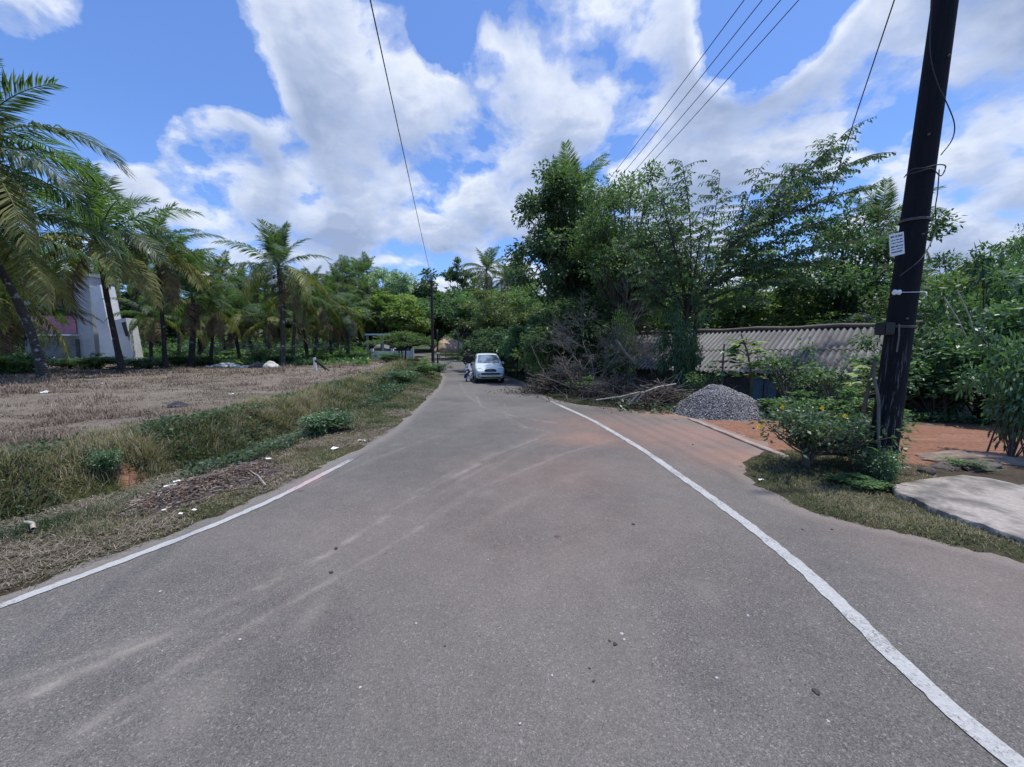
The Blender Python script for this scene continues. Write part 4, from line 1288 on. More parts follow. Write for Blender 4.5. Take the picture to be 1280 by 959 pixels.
def hut():
    A = np.array([5.0, 22.9]); B = np.array([13.6, 13.1])                 # ridge ends in plan
    ex = norm(B - A); dn = np.array([ex[1], -ex[0]])                      # dn points towards the road
    if dn[1] > 0: dn = -dn
    L = np.linalg.norm(B - A)
    zr, ze, run = 2.52, .94, 3.7
    gz = -1.25
    o = tag(empty('hut', (A[0], A[1], gz)), 'low block hut with a long weathered corrugated cement roof', 'hut')
    org = np.array([A[0], A[1], gz])
    E = np.array([ex[0], ex[1], 0]); Dn = np.array([dn[0], dn[1], 0])
    sl = norm(Dn * run + np.array([0, 0, ze - zr])); rl = math.hypot(run, zr - ze)
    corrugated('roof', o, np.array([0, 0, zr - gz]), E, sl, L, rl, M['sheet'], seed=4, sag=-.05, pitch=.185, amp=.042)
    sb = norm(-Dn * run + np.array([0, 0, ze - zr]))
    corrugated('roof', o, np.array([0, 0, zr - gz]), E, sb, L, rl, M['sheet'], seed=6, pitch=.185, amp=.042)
    b = MB(); P = [np.array([0, 0, zr - gz + .05]) + E * t for t in np.linspace(-.1, L + .1, 20)]
    P = [p + np.array([0, 0, .03 * math.sin(i * 1.7)]) for i, p in enumerate(P)]
    b.tube(P, .085, 8); b.build('ridge_cap', M['sheet_brown'], o)
    def wallbox(s0, s1, off, z0, z1, mat, name, th=.18):
        V = []
        for (s, t) in ((s0, off), (s1, off), (s1, off - th), (s0, off - th)):
            p = E * s + Dn * t
            V.append((p[0], p[1], z0)); 
        V += [(v[0], v[1], z1) for v in V]
        b = MB(); b.add(V, [(0, 1, 2, 3), (4, 7, 6, 5), (0, 4, 5, 1), (1, 5, 6, 2), (2, 6, 7, 3), (3, 7, 4, 0)])
        me = b.mesh(name, mat); me.validate()
        import bmesh
        bm = bmesh.new(); bm.from_mesh(me); bmesh.ops.recalc_face_normals(bm, faces=bm.faces); bm.to_mesh(me); bm.free()
        return link(name, me, o)
    wt = ze - gz + .12
    wallbox(.15, 9.1, run - .45, -.4, wt, M['block'], 'wall')
    wallbox(9.95, L - .15, run - .45, -.4, wt, M['block'], 'wall')
    wallbox(9.1, 9.95, run - .45, 1.95, wt, M['block'], 'wall')
    wallbox(.15, L - .15, -run + .45, -.4, wt, M['block'], 'wall')
    wallbox(9.12, 9.51, run - .5, -.1, 1.93, M['door'], 'door', .05)
    wallbox(9.54, 9.93, run - .5, -.1, 1.93, M['door'], 'door', .05)
    for s in (.15, L - .3):                                              # gable ends
        V = []
        for ss in (s, s + .15):
            for (t, z) in ((run - .46, -.4), (run - .46, wt), (0, zr - gz - .06), (-run + .46, wt), (-run + .46, -.4)):
                p = E * ss + Dn * t; V.append((p[0], p[1], z))
        b = MB(); b.add(V, [(0, 1, 2, 3, 4), (9, 8, 7, 6, 5), (0, 5, 6, 1), (1, 6, 7, 2), (2, 7, 8, 3), (3, 8, 9, 4)]); b.build('wall', M['block'], o)
    for k in range(8):
        p = E * (.6 + k * L / 8) + Dn * (run - .1) + np.array([0, 0, ze - gz - .1])
        b = MB(); b.tube([tuple(p - Dn * 1.2 + np.array([0, 0, .58])), tuple(p + np.array([0, 0, -.02]))], .035, 6); b.build('rafter', M['bark_dark'], o)
hut()

def tank():
    y = 19.0; x = at(1067, y)
    zt = W(1067, 393, y)[2]; zb = h(x, y)
    o = tag(empty('water_tank', (x, y, zb)), 'black plastic water tank showing above the hut ridge', 'water tank')
    b = MB()
    hh = zt - zb
    b.tube([(0, 0, hh - 1.1), (0, 0, hh - 1.08), (0, 0, hh - .8), (0, 0, hh - .78), (0, 0, hh - .5), (0, 0, hh - .48), (0, 0, hh - .2), (0, 0, hh - .08), (0, 0, hh - .02)], [.6, .72, .72, .69, .72, .69, .72, .5, .28], 28)
    b.build('tank', M['tank'], o)
    b = MB(); b.tube([(0, 0, hh - .03), (0, 0, hh + .06)], [.27, .25], 20); b.build('lid', M['tank'], o)
    for dx in (-.55, .55):
        for dy in (-.55, .55):
            b = MB(); b.box((dx, dy, (hh - 1.2) / 2 - .1), (.14, .14, hh - 1.2 + .2)); b.build('leg', M['concrete'], o)
    b = MB(); b.box((0, 0, hh - 1.16), (1.6, 1.6, .1)); b.build('platform', M['concrete'], o)
tank()

# ------------------------------------------------------------------ right side trees
K['big'] = tree_meshes('big', 11.5, 3.1, .20, 84, 310, .2, .1, M['leaf_dark'], M['bark_dark'], .24, seed=63, crs=.25, droop=.6)
K['mid'] = tree_meshes('midtree', 10.5, 3.3, .3, 84, 300, .165, .07, M['leaf_mid'], M['bark'], .2, seed=67, crs=.24, droop=.5)
tree_px('tallest dense dark tree rising beside the road on the right', 'big', 712, 214, 22, 11.6, w=125, basew=6.4)
tree_px('dark green tree between the tallest tree and the layered tree', 'mid', 778, 232, 18.5, 10.7, w=165, basew=6.8, rz=1)
tree_px('mid green tree behind the far left end of the hut roof', 'dense', 745, 300, 25, 10.2, w=130, basew=6.8, rz=2)
tree_px('green tree behind the left end of the hut', 'dense2', 830, 300, 23, 10.2, w=130, basew=7.6, rz=2.2)
tree_px('leafy tree behind the middle of the hut roof', 'dense2', 915, 322, 25, 10.2, w=140, basew=7.6, rz=.5)
tree_px('rounded green tree behind the hut roof under the open sky gap', 'bright', 985, 338, 27, 10.3, w=120, basew=9.2, rz=3)
tree_px('dense tree behind the right end of the hut roof', 'dense', 1058, 258, 22, 10.2, w=135, basew=7, rz=4)
for k, (px, top, y, kd) in enumerate([(870, 348, 40, 'far'), (950, 352, 42, 'far2'), (1030, 345, 42, 'far'), (1110, 330, 38, 'far2'), (1180, 335, 34, 'far'), (1250, 330, 32, 'far2'), (1320, 310, 30, 'far'), (800, 330, 40, 'far2'), (1400, 300, 28, 'far')]):
    tree_px('dark tree in the row behind the hut', kd, px, top, y, 12.3, group='trees behind the hut', rz=k * 1.1, w=150, basew=9)
for label, px, py, y, k, sc in [('coconut palm poking out above the tallest dark tree', 716, 256, 25, 2, .85), ('coconut palm behind the tarred pole and the hut', 1098, 285, 27, 1, .8)]:
    p = W(px, py, y)
    far_palm(label, p[0], y, p[2] - h(p[0], y), k, sc, rz=2)

# layered tree with sprays of drooping leaves in front of the hut
def layered_tree():
    y0 = 13.2
    g = np.random.default_rng(123)
    bx = W(852, 440, y0)[0]; bz = h(bx, y0)
    org = np.array([bx, y0, bz])
    def Q(px, py, dy): return W(px, py, y0 + dy) - org
    T = Tubes(); LC, LD, LL, LR = [], [], [], []
    fork = Q(858, 398, 0)
    T.add(bezier(np.array([0, 0, -.3]), Q(846, 430, 0), fork, 10), np.linspace(.17, .12, 10), 8)
    T.add(bezier(np.array([.3, .15, -.3]), Q(868, 430, .2), Q(872, 380, .3), 10), np.linspace(.11, .06, 10), 8)
    limbs = [((858, 398), (872, 300), (852, 196), -.3), ((858, 398), (890, 320), (900, 215), .8), ((862, 390), (915, 310), (950, 205), -.6),
             ((868, 380), (930, 275), (1000, 200), .2), ((880, 360), (960, 265), (1062, 156), -.5), ((920, 310), (1010, 225), (1088, 190), .9), ((900, 335), (985, 240), (1040, 180), .5),
             ((930, 300), (1010, 250), (1085, 232), -.8), ((868, 380), (940, 300), (1045, 268), .5), ((880, 365), (960, 315), (1090, 296), -.3), ((900, 350), (970, 330), (1040, 322), .7), ((858, 395), (820, 320), (800, 250), .4), ((856, 400), (820, 350), (770, 290), -.4),
             ((860, 385), (840, 290), (822, 232), -.9), ((862, 390), (900, 340), (930, 275), -1.2), ((860, 395), (830, 360), (790, 330), -1.0), ((866, 385), (930, 350), (1000, 345), -.8),
             ((858, 395), (870, 340), (880, 260), -1.3), ((860, 395), (900, 370), (950, 372), .9), ((856, 400), (830, 380), (800, 365), .2), ((890, 345), (940, 270), (985, 235), -1.0), ((858, 395), (850, 330), (840, 270), .9)]
    for (a, b_, c, dy) in limbs:
        A, B, C = Q(*a, 0), Q(*b_, dy * .5), Q(*c, dy)
        P = bezier(A, B, C, 24)
        ln = np.linalg.norm(np.diff(P, axis=0), axis=1).sum()
        P[:, 2] -= .12 * np.linspace(0, 1, 24) ** 4; T.add(P, np.linspace(.05, .006, 24), 6)
        nt = int(ln / .085)
        for k in range(nt):
            t = .22 + .78 * (k + g.random() * .6) / nt
            i = min(int(t * 23), 22)
            p = P[i] + (P[i + 1] - P[i]) * (t * 23 - i)
            tan = norm(P[i + 1] - P[i])
            az = g.uniform(0, 2 * PI)
            hd = np.array([math.cos(az), math.sin(az), g.uniform(-.08, .12)])
            dr = norm(hd + tan * np.array([.6, .6, .22]))
            tl = g.uniform(.5, 1.15) * (1.2 - .5 * t)
            tp = bezier(p, p + dr * tl * .5 + np.array([0, 0, .06]), p + dr * tl + np.array([0, 0, -.10 * tl]), 6)
            T.add(tp, np.linspace(.010, .004, 6), 4)
            m = int(tl / .05)
            cl = g.random()
            for q in range(m):
                tt = .12 + .88 * q / m
                w = tp[min(int(tt * 5), 4)] * (1 - (tt * 5 % 1)) + tp[min(int(tt * 5) + 1, 5)] * (tt * 5 % 1)
                side = np.cross(dr, [0, 0, 1]) * (1 if q % 2 else -1)
                LC.append(w); LD.append(side * g.uniform(.5, 1.0) + dr * .45 + np.array([0, 0, -g.uniform(.5, 1.3)]) + g.normal(0, .15, 3))
                LL.append(g.uniform(.10, .18)); LR.append(.5 * cl + .5 * g.random())
    LC, LD = np.array(LC), norm(np.array(LD)); n = len(LC)
    V, Fq = leaf_arrays(LC, LD, np.array(LL), np.array(LL) * .38, norm(np.array([0, 0, .8]) + g.normal(0, .7, (n, 3))))
    o = tag(empty('tree', tuple(org)), 'open layered tree with drooping leaf sprays standing in front of the hut', 'tree')
    link('trunk', T.mesh('trunk', M['bark_dark']), o)
    link('crown', mesh_np('crown', V, [Fq], [M['leaf_dark']], attrs={'rnd': ('FACE', LR)}), o)
layered_tree()
tree_px('creeper covered leafy clump around the trunk of the layered tree', 'tallbush2', 853, 368, 12.8, 4.6, 'shrub', w=44)

# shrubs along the right verge, from the car to the shed
RB = [('dark hedge bush just right of the car', 'tallbush', 652, 396, 24, 4.6, 62), ('tall dark bush behind the car', 'tallbush2', 628, 408, 27, 4.6, 60), ('bush left of the car under the tan topped tree', 'tallbush2', 600, 418, 30, 4.6, 46),
      ('light feathery bush overhanging the verge right of the car', 'fern', 668, 414, 18.5, 2.5, 52), ('dark bush at the foot of the tallest tree', 'tallbush', 690, 380, 20, 4.6, 80), ('bush in the shade left of the hut', 'tallbush2', 722, 372, 17.5, 4.6, 86),
      ('bright green bush standing over the left part of the hut roof', 'fern', 782, 384, 16.2, 2.5, 34), ('dark bush behind the left end of the hut roof', 'tallbush', 785, 350, 23.5, 4.6, 90)]
for k, (lb, kd, px, top, y, bh, w) in enumerate(RB):
    tree_px(lb, kd, px, top, y, bh, 'shrub', w=w, basew={'fern': 2.3}.get(kd, 3.8), rz=k * 1.4)
# brush and trees at the right end, behind the red lane
RE = [('big broadleaf bush behind the red lane right of the tarred pole', 'tallbush', 1185, 415, 10.0, 4.6, 150), ('dark bush close behind the tarred pole', 'tallbush2', 1148, 400, 11.0, 4.6, 90),
      ('tall bush with narrow leaves above the red lane, near the right edge', 'tallbush2', 1245, 318, 11.2, 4.6, 110), ('thick bush right behind the red lane at the right edge', 'tallbush', 1270, 390, 9.6, 4.6, 120),
      ('leafy bush rising behind the lane, above the fallen pale fronds', 'tallbush', 1195, 335, 13.5, 4.6, 130), ('bush behind the lane at the far right, outermost', 'tallbush', 1330, 340, 9.0, 4.6, 150)]
for k, (lb, kd, px, top, y, bh, w) in enumerate(RE):
    tree_px(lb, kd, px, top, y, bh, 'shrub', w=w, basew=3.9, rz=k * 1.9 + .5)
for k, (lb, px, top, y) in enumerate([('young tree with pointed leaf whorls against the sky near the right edge', 1252, 300, 16), ('slim tree with a ragged top at the right edge', 1300, 282, 11), ('green tree just right of the tarred pole against the sky', 1168, 325, 18), ('green tree midway between the pole and the right edge', 1212, 318, 19)]):
    tree_px(lb, 'dense2' if k != 1 else 'mid', px, top, y, 10.4, w=(90, 90, 100, 90)[k], basew=7.4, rz=k)
# foreground bush cut by the right picture edge
tree_px('dark leafy bush cut by the right picture edge beside the concrete slab', 'shrub', 1288, 395, 5.9, 2.25, 'shrub', w=70, basew=2.5)

# fallen pale fronds lodged in the brush at the right
for k, (a, b_) in enumerate([((1215, 440), (1180, 372)), ((1222, 432), (1196, 362)), ((1250, 452), (1232, 380)), ((1262, 440), (1240, 392))]):
    A, B = W(*a, 9.6), W(*b_, 9.9)
    tube_thing('dead_stalk', 'pale dead frond stalk caught in the brush behind the red lane', 'frond stalk', [A, (A + B) / 2 + np.array([.04, 0, .05]), B], .016, M['twig_pale'], 'dead stalks in the brush')
A, B = W(1262, 458, 9.4), W(1228, 448, 9.3)
tube_thing('fallen_trunk', 'dark fallen trunk lying in the brush at the right', 'log', [A + np.array([1.0, .2, -.25]), A, (A + B) / 2, B], .07, M['bark_dark'])

for k, (lb, px, top, y, kd, w) in enumerate([('low green creeper tangle between the two left branch heaps', 735, 470, 14.2, 'shrub2', 50), ('small green plants at the left foot of the gravel heap', 862, 492, 10.9, 'shrub2', 44)]):
    tree_px(lb, kd, px, top, y, 2.2, 'shrub', w=w, rz=k)
# dead grey shrub and stumps
def twig_tree(name, label, cat, x, y, hh, sp, seed, mat, levels=4, r0=.05, kids=4):
    g = np.random.default_rng(seed)
    T = Tubes()
    def rec(p, d, L, r, lv):
        q = p + d * L
        T.add(bezier(p, (p + q) / 2 + g.normal(0, L * .12, 3), q, 5), np.linspace(r, r * .6, 5), 5 if lv > 1 else 4)
        if lv == 0: return
        for _ in range(kids):
            nd = norm(d + g.normal(0, sp, 3) + np.array([0, 0, .08]))
            rec(p + d * L * g.uniform(.45, 1), nd, L * g.uniform(.55, .8), r * .6, lv - 1)
    for s in range(2):
        rec(np.array([g.normal(0, .08), g.normal(0, .08), -.15]), norm(np.array([g.normal(0, .25), g.normal(0, .25), 1])), hh * .38, r0, levels)
    o = link(name, T.mesh(name, mat), None, (x, y, h(x, y)))
    return tag(o, label, cat)
twig_tree('dead_shrub', 'bare grey twiggy shrub in front of the dark trees left of the hut', 'shrub', at(744, 14.9), 15.2, 4.9, .55, 5, M['twig_grey'], 5, .04, 4)
twig_tree('dead_shrub', 'dry broken stump with splayed stems in front of the left hut end', 'shrub', at(788, 12.9), 12.9, 1.7, .55, 6, M['twig'], 3, .07, 4)
twig_tree('dead_shrub', 'small bare sapling at the left end of the cut branches', 'shrub', at(728, 13.4), 13.4, 2.3, .4, 8, M['twig'], 3, .05, 3)

# heaps of cut branches
def brush(label, px, py, w, hh, y, n, seed, mats=('twig', 'twig_grey')):
    g = np.random.default_rng(seed)
    x = at(px, y); z = h(x, y)
    o = tag(empty('brush_pile', (x, y, z)), label, 'brush pile')
    ww = w / F_PX * y
    for part, (m, k) in enumerate(((mats[0], n), (mats[1], n // 3))):
        T = Tubes()
        for _ in range(k):
            c = np.array([g.normal(0, ww * .24), g.normal(0, .5), 0])
            top = hh * math.exp(-(c[0] / (ww * .42)) ** 2)
            c[2] = g.uniform(0, 1) * top
            a = g.uniform(0, 2 * PI); el = g.normal(.05, .32)
            d = np.array([math.cos(a) * math.cos(el), math.sin(a) * math.cos(el) * .6, math.sin(el)])
            L = g.uniform(.4, 1.5)
            p0 = c - d * L / 2; p1 = c + d * L / 2
            p0[2] = max(p0[2], -.1); p1[2] = max(p1[2], -.1)
            mid = (p0 + p1) / 2 + g.normal(0, .1, 3)
            thick = g.random() > .9 and part == 0
            r = g.uniform(.004, .014) if not thick else g.uniform(.02, .038)
            if thick:
                TB = Tubes(); TB.add(bezier(p0, mid, p1, 6), np.linspace(r, r * .5, 6), 6); link('branch', TB.mesh('branch', M[m]), o)
            else: T.add(bezier(p0, mid, p1, 6), np.linspace(r, r * .5, 6), 5)
            if g.random() < .6:
                q = mid; d2 = norm(d + g.normal(0, .6, 3))
                T.add(np.array([q, q + d2 * L * .2, q + d2 * L * .42]), [r * .6, r * .5, r * .3], 4)
        link('twigs', T.mesh('twigs', M[m]), o)['kind'] = 'stuff'
    # withered leaves still hanging on the branches
    nl = n * 10
    C = np.stack([g.normal(0, ww * .26, nl), g.normal(0, .5, nl), np.zeros(nl)], -1)
    C[:, 2] = g.random(nl) * hh * .85 * np.exp(-(C[:, 0] / (ww * .42)) ** 2)
    D = norm(g.normal(0, 1, (nl, 3)) + np.array([0, 0, -.5]))
    V, Fq = leaf_arrays(C, D, g.uniform(.05, .13, nl), g.uniform(.02, .05, nl), rng=g)
    link('leaves', mesh_np('leaves', V, [Fq], [M['withered']], attrs={'rnd': ('FACE', g.random(nl))}), o)['kind'] = 'stuff'
M['withered'] = leaf_mat('withered', (.035, .028, .02), (.075, .06, .045), (.14, .11, .08), .1, .8, .15, (1.1, 1, .8))
brush('heap of cut brown branches on the verge right of the car', 706, 480, 105, .9, 15.1, 330, 1)
brush('heap of cut branches on the verge, middle of three heaps', 764, 485, 105, .65, 13.1, 300, 2)
brush('heap of cut branches with pale roots beside the gravel', 824, 485, 100, .6, 11.5, 280, 3)
for k, (pts, r, lb) in enumerate([([(795, 502), (806, 490), (822, 484), (845, 480)], .022, 'pale curved branch at the foot of the branch heaps'), ([(786, 506), (796, 494), (804, 490)], .026, 'short pale forked branch end beside the red soil'),
                                  ([(745, 500), (775, 496), (800, 490)], .016, 'long thin pale branch lying along the verge'), ([(770, 425), (782, 442), (795, 455)], .05, 'thick split grey branch leaning on the dry stump'),
                                  ([(664, 432), (674, 455), (684, 472)], .02, 'slender bare branch rising from the left branch heap')]):
    P = [W(px, py, 10.7 if k < 3 else (12.4 if k == 3 else 14.4)) for px, py in pts]
    tube_thing('branch', lb, 'branch', P, r, M['twig_pale'] if k < 3 else M['twig_grey'])

# broad leaved saplings before the roof
def sapling(label, px, base, top, y, nleaf, L, seed, mat='weed', lowest=.45):
    g = np.random.default_rng(seed)
    x = at(px, y); z = h(x, y); zt = W(px, top, y)[2] - z
    T = Tubes(); P = bezier(np.array([0, 0, -.1]), np.array([g.normal(0, .1), 0, zt * .5]), np.array([g.normal(0, .12), 0, zt]), 8)
    T.add(P, np.linspace(.045, .02, 8), 7)
    Cc, Dd, Lr = [], [], []
    for k in range(nleaf):
        t = lowest + (1 - lowest) * (k / nleaf) ** .7
        p = P[min(int(t * 7), 7)]
        a = g.uniform(0, 2 * PI); d = norm(np.array([math.cos(a), math.sin(a), g.uniform(.0, .9)]))
        e = p + d * L * g.uniform(.4, 1.1)
        T.add(np.array([p, (p + e) / 2 + np.array([0, 0, .03]), e]), [.01, .008, .006], 4)
        for s in range(7):                       # lobed leaf from blades in a fan
            aa = (s - 3) * .33
            side = norm(np.cross(d, [0, 0, 1])); dd = norm(d * math.cos(aa) + side * math.sin(aa) + np.array([0, 0, -.55]))
            Cc.append(e); Dd.append(dd); Lr.append(L * g.uniform(.75, 1) * (1 - abs(s - 3) * .08))
    Cc, Dd, Lr = np.array(Cc), np.array(Dd), np.array(Lr)
    V, Fq = leaf_arrays(Cc, Dd, Lr, Lr * .42, norm(np.array([0, -.3, 1.0]) + g.normal(0, .2, (len(Cc), 3))))
    o = tag(empty('sapling', (x, y, z)), label, 'sapling')
    link('stem', T.mesh('stem', M['bark']), o)
    link('leaves', mesh_np('leaves', V, [Fq], [M[mat]], attrs={'rnd': ('FACE', np.repeat(g.random(len(Cc) // 7), 7))}), o)
sapling('broad leaved sapling standing before the middle of the corrugated roof', 938, 470, 418, 10.9, 34, .36, 3, 'leaf_bright', lowest=.45)
sapling('small bluish sapling left of the broad leaved sapling', 905, 470, 430, 11.2, 18, .28, 4, 'leaf_shrub', lowest=.6)
sapling('broad leaved plant with yellowing leaves close left of the tarred pole', 1078, 500, 446, 6.9, 34, .24, 6, 'leaf_bright', lowest=.4)
for lb, px, top, y, w in [('spindly weed bush before the lower roof edge', 985, 425, 10.6, 60), ('thin bush below the roof left of the saplings', 880, 455, 11.6, 40), ('thin straggling bush between saplings and tarred pole', 1040, 440, 9.2, 56)]:
    tree_px(lb, 'spindly', px, top, y, 2.3, 'shrub', w=w, basew=1.7)
for lb, px, top, y, w in [('low bright green bush at the foot of the hut wall', 1000, 488, 9.4, 80), ('low green bush behind the flowering bush, below the hut', 1062, 485, 8.6, 80), ('green weeds bush right of the gravel heap', 962, 500, 9.6, 36)]:
    tree_px(lb, 'shrub2', px, top, y, 2.2, 'shrub', w=w, basew=2.5)

# ------------------------------------------------------------------ flowering bush by the pole
def flower_bush():
    g = np.random.default_rng(321)
    bx, by = 4.22, 5.45
    z0 = h(bx, by)
    org = np.array([bx, by, z0])
    T = Tubes(); tips = []
    T.add(bezier(np.array([0, 0, -.08]), np.array([0, 0, .18]), np.array([-.03, 0, .36]), 6), [.06, .05, .045, .045, .04, .04], 8)
    T.add(bezier(np.array([.07, .02, -.08]), np.array([.09, 0, .15]), np.array([.12, 0, .36]), 6), [.04, .035, .03, .03, .03, .03], 8)
    targets = []
    for px in np.linspace(966, 1132, 62):
        for _ in range(2):
            p = px + g.normal(0, 5)
            top = np.interp(p, [960, 985, 1020, 1060, 1090, 1130], [520, 508, 512, 528, 520, 512])
            low = np.interp(p, [960, 985, 1020, 1060, 1090, 1130], [536, 548, 548, 562, 585, 590])
            py = top + (low - top) * g.random() ** 1.2
            targets.append(W(p, py, by + g.normal(0, .3)) - org)
    for e in targets:
        a = np.array([-.02 if e[0] < .2 else .1, 0, g.uniform(.15, .36)])
        mid = a * .5 + e * .5 + np.array([0, 0, g.uniform(-.12, .08)])
        P = bezier(a, mid, e, 7)
        T.add(P, np.linspace(.014, .004, 7), 5)
        tips.append(e)
        for _ in range(2):
            q = P[g.integers(3, 6)]; d = norm(g.normal(0, 1, 3)) * g.uniform(.1, .22); d[2] = abs(d[2]) * .6
            T.add(np.array([q, q + d * .5, q + d]), [.004, .003, .002], 4); tips.append(q + d)
    tips = np.array(tips); ci = np.repeat(np.arange(len(tips)), 11); n = len(ci)
    q = g.normal(0, 1, (n, 3)) * np.array([.075, .075, .05])
    C = tips[ci] + q
    D = norm(q / .075 + g.normal(0, .5, (n, 3)) + np.array([0, 0, .1]))
    Ln = g.uniform(.045, .105, n)
    V, Fq = leaf_arrays(C, D, Ln, Ln * .42, norm(np.array([0, 0, 1.]) + g.normal(0, .5, (n, 3))))
    o = tag(empty('bush', tuple(org)), 'bushy shrub with yellow flowers growing at the foot of the tarred pole', 'shrub')
    link('stem', T.mesh('stem', M['twig']), o)
    link('leaves', mesh_np('leaves', V, [Fq], [M['leaf_shrub']], attrs={'rnd': ('FACE', np.clip(.5 * g.random(len(tips))[ci] + .5 * g.random(n), 0, 1))}), o)
    for px, py in [(948, 533), (977, 509), (1055, 520), (1118, 512), (1113, 508), (1027, 510)]:
        e = W(px, py, by - .25) - org
        a = np.arange(5) * 2 * PI / 5
        D = norm(np.stack([np.cos(a), -.5 + 0 * a, np.sin(a) + .3], -1))
        V, Fq = leaf_arrays(np.repeat(e[None], 5, 0), D, np.full(5, .036), np.full(5, .034), np.repeat(np.array([[0, -1., .4]]), 5, 0))
        link('flower', mesh_np('flower', V, [Fq], [M['flower']], attrs={'rnd': ('FACE', g.random(5))}), o)
flower_bush()
tree_px('dark leafy plant hugging the foot of the tarred pole', 'shrub', 1102, 556, 4.85, 2.2, 'shrub', w=42)
tree_px('scraggly dark weed between the flowering bush and the slab', 'shrub2', 1070, 590, 4.75, 2.2, 'shrub', w=60)
tube_thing('stake', 'pale crooked stake standing just left of the tarred pole', 'stake', [W(1100, 590, 4.95), W(1098, 545, 4.98), W(1098, 500, 5.0), W(1092, 470, 5.02), W(1094, 452, 5.0)], [.02, .019, .018, .017, .014], M['twig_grey'])
tube_thing('stake', 'thin grey stick upright in the flowering bush', 'stake', [W(1107, 616, 4.72), W(1106, 585, 4.74), W(1105, 560, 4.75)], [.016, .015, .013], M['twig_grey'])

# ------------------------------------------------------------------ slab, kerb, gravel, lumps
def slab():
    out = [G(1116, 609, .06), G(1122, 617, .06), G(1140, 626, .06), G(1180, 644, .06), G(1230, 660, .06), G(1290, 680, .06), (7.6, 3.0), (9.0, 4.2), (7.4, 5.0), G(1275, 610, .06), G(1235, 600, .06), G(1203, 596, .06), G(1160, 601, .06)]
    o3 = [(p[0], p[1]) for p in out]
    # densify
    P = []
    for a, b in zip(o3, o3[1:] + o3[:1]):
        for k in range(6): P.append((a[0] + (b[0] - a[0]) * k / 6, a[1] + (b[1] - a[1]) * k / 6))
    P = np.array(P); c = P.mean(0)
    g = np.random.default_rng(4)
    rings = []
    for f, z in ((1.0, -.12), (1.0, .062), (.996, .07), (.8, .078), (.5, .085), (.2, .085)):
        jit = g.normal(0, .012, P.shape) if f == 1.0 and z > 0 else 0
        Q = c + (P - c) * f + jit
        rings.append(np.column_stack([Q, np.full(len(Q), z) + (fbm(Q[:, 0], Q[:, 1], 2, 4) - .5) * .03 * (z > 0)]))
    n = len(P); V = np.vstack(rings + [[[c[0], c[1], .09]]])
    Fq = []
    for k in range(5):
        for i in range(n): Fq.append((k * n + i, k * n + (i + 1) % n, (k + 1) * n + (i + 1) % n, (k + 1) * n + i))
    tri = [(5 * n + i, 5 * n + (i + 1) % n, 6 * n) for i in range(n)]
    me = mesh_np('slab', V - np.array([c[0], c[1], 0]), [np.array(Fq), np.array(tri)], [M['slab']])
    import bmesh
    bm = bmesh.new(); bm.from_mesh(me); bmesh.ops.recalc_face_normals(bm, faces=bm.faces); bm.to_mesh(me); bm.free()
    tag(link('concrete_slab', me, None, (c[0], c[1], .02)), 'stained pale concrete slab bridging the drain at the right', 'slab')
slab()

def lump(name, label, cat, x, y, sx, sy, sz, mat, seed, rz=0, z=None, rough=.28, group=None):
    g = np.random.default_rng(seed)
    nu_, nv = (20, 12) if max(sx, sy) < .3 else (64, 40)
    u = np.arange(nu_) * 2 * PI / nu_; v = np.linspace(0.02, PI - .02, nv)
    U, Vv = np.meshgrid(u, v)
    d = np.stack([np.cos(U) * np.sin(Vv), np.sin(U) * np.sin(Vv), np.cos(Vv)], -1)
    ph = g.uniform(0, 6, 6)
    rr = 1 + rough * (.5 * np.sin(2 * d[..., 0] * 1.7 + ph[0]) * np.cos(2.3 * d[..., 1] + ph[1]) + .35 * np.sin(5 * d[..., 0] + ph[2]) * np.sin(4.2 * d[..., 2] + ph[3]) + .2 * np.sin(9 * d[..., 1] + ph[4]))
    if nu_ > 30: rr = rr + rough * (.9 * (fbm(d[..., 0] * 2 + seed, d[..., 1] * 2 + d[..., 2] * 1.3, 1.6, seed, 5) - .5))
    P = d * rr[..., None] * np.array([sx, sy, sz])
    i = np.arange(nv - 1)[:, None] * nu_; j = np.arange(nu_)[None]; k = (j + 1) % nu_
    Fq = np.stack([i + j, i + nu_ + j, i + nu_ + k, i + k], -1).reshape(-1, 4)
    top = np.array([list(range(nu_))]); bot = np.array([list(range((nv - 1) * nu_, nv * nu_))[::-1]])
    me = mesh_np(name, P.reshape(-1, 3), [Fq, top, bot], [mat], smooth=True)
    o = link(name, me, None, (x, y, (h(x, y) if z is None else z)), (0, 0, rz))
    return tag(o, label, cat, group)
lx, ly = G(1195, 592)
lump('culvert_lump', 'dark lump in place of the shaded culvert recess behind the concrete slab', 'mound', lx + .42, ly + .22, .55, .2, .09, M['recess_shade_stone'], 3, .1, rough=.3)  # culvert's shadowed recess given as a dark coloured lump
tree_px('sparse weed sprouting from the dark culvert lump', 'spindly', 1206, 570, 5.35, 2.2, 'shrub', w=40)
lx, ly = G(1222, 586)
lump('culvert_lump', 'sandy spoil bank sloping behind the dark culvert lump', 'mound', lx + .5, ly + .42, .9, .3, .10, M['spoil'], 8, -.1, rough=.3)
lx, ly = G(1168, 598)
lump('stone', 'dark stone at the left end of the concrete slab', 'stone', lx, ly + .1, .10, .09, .08, M['recess_shade_stone'], 5)

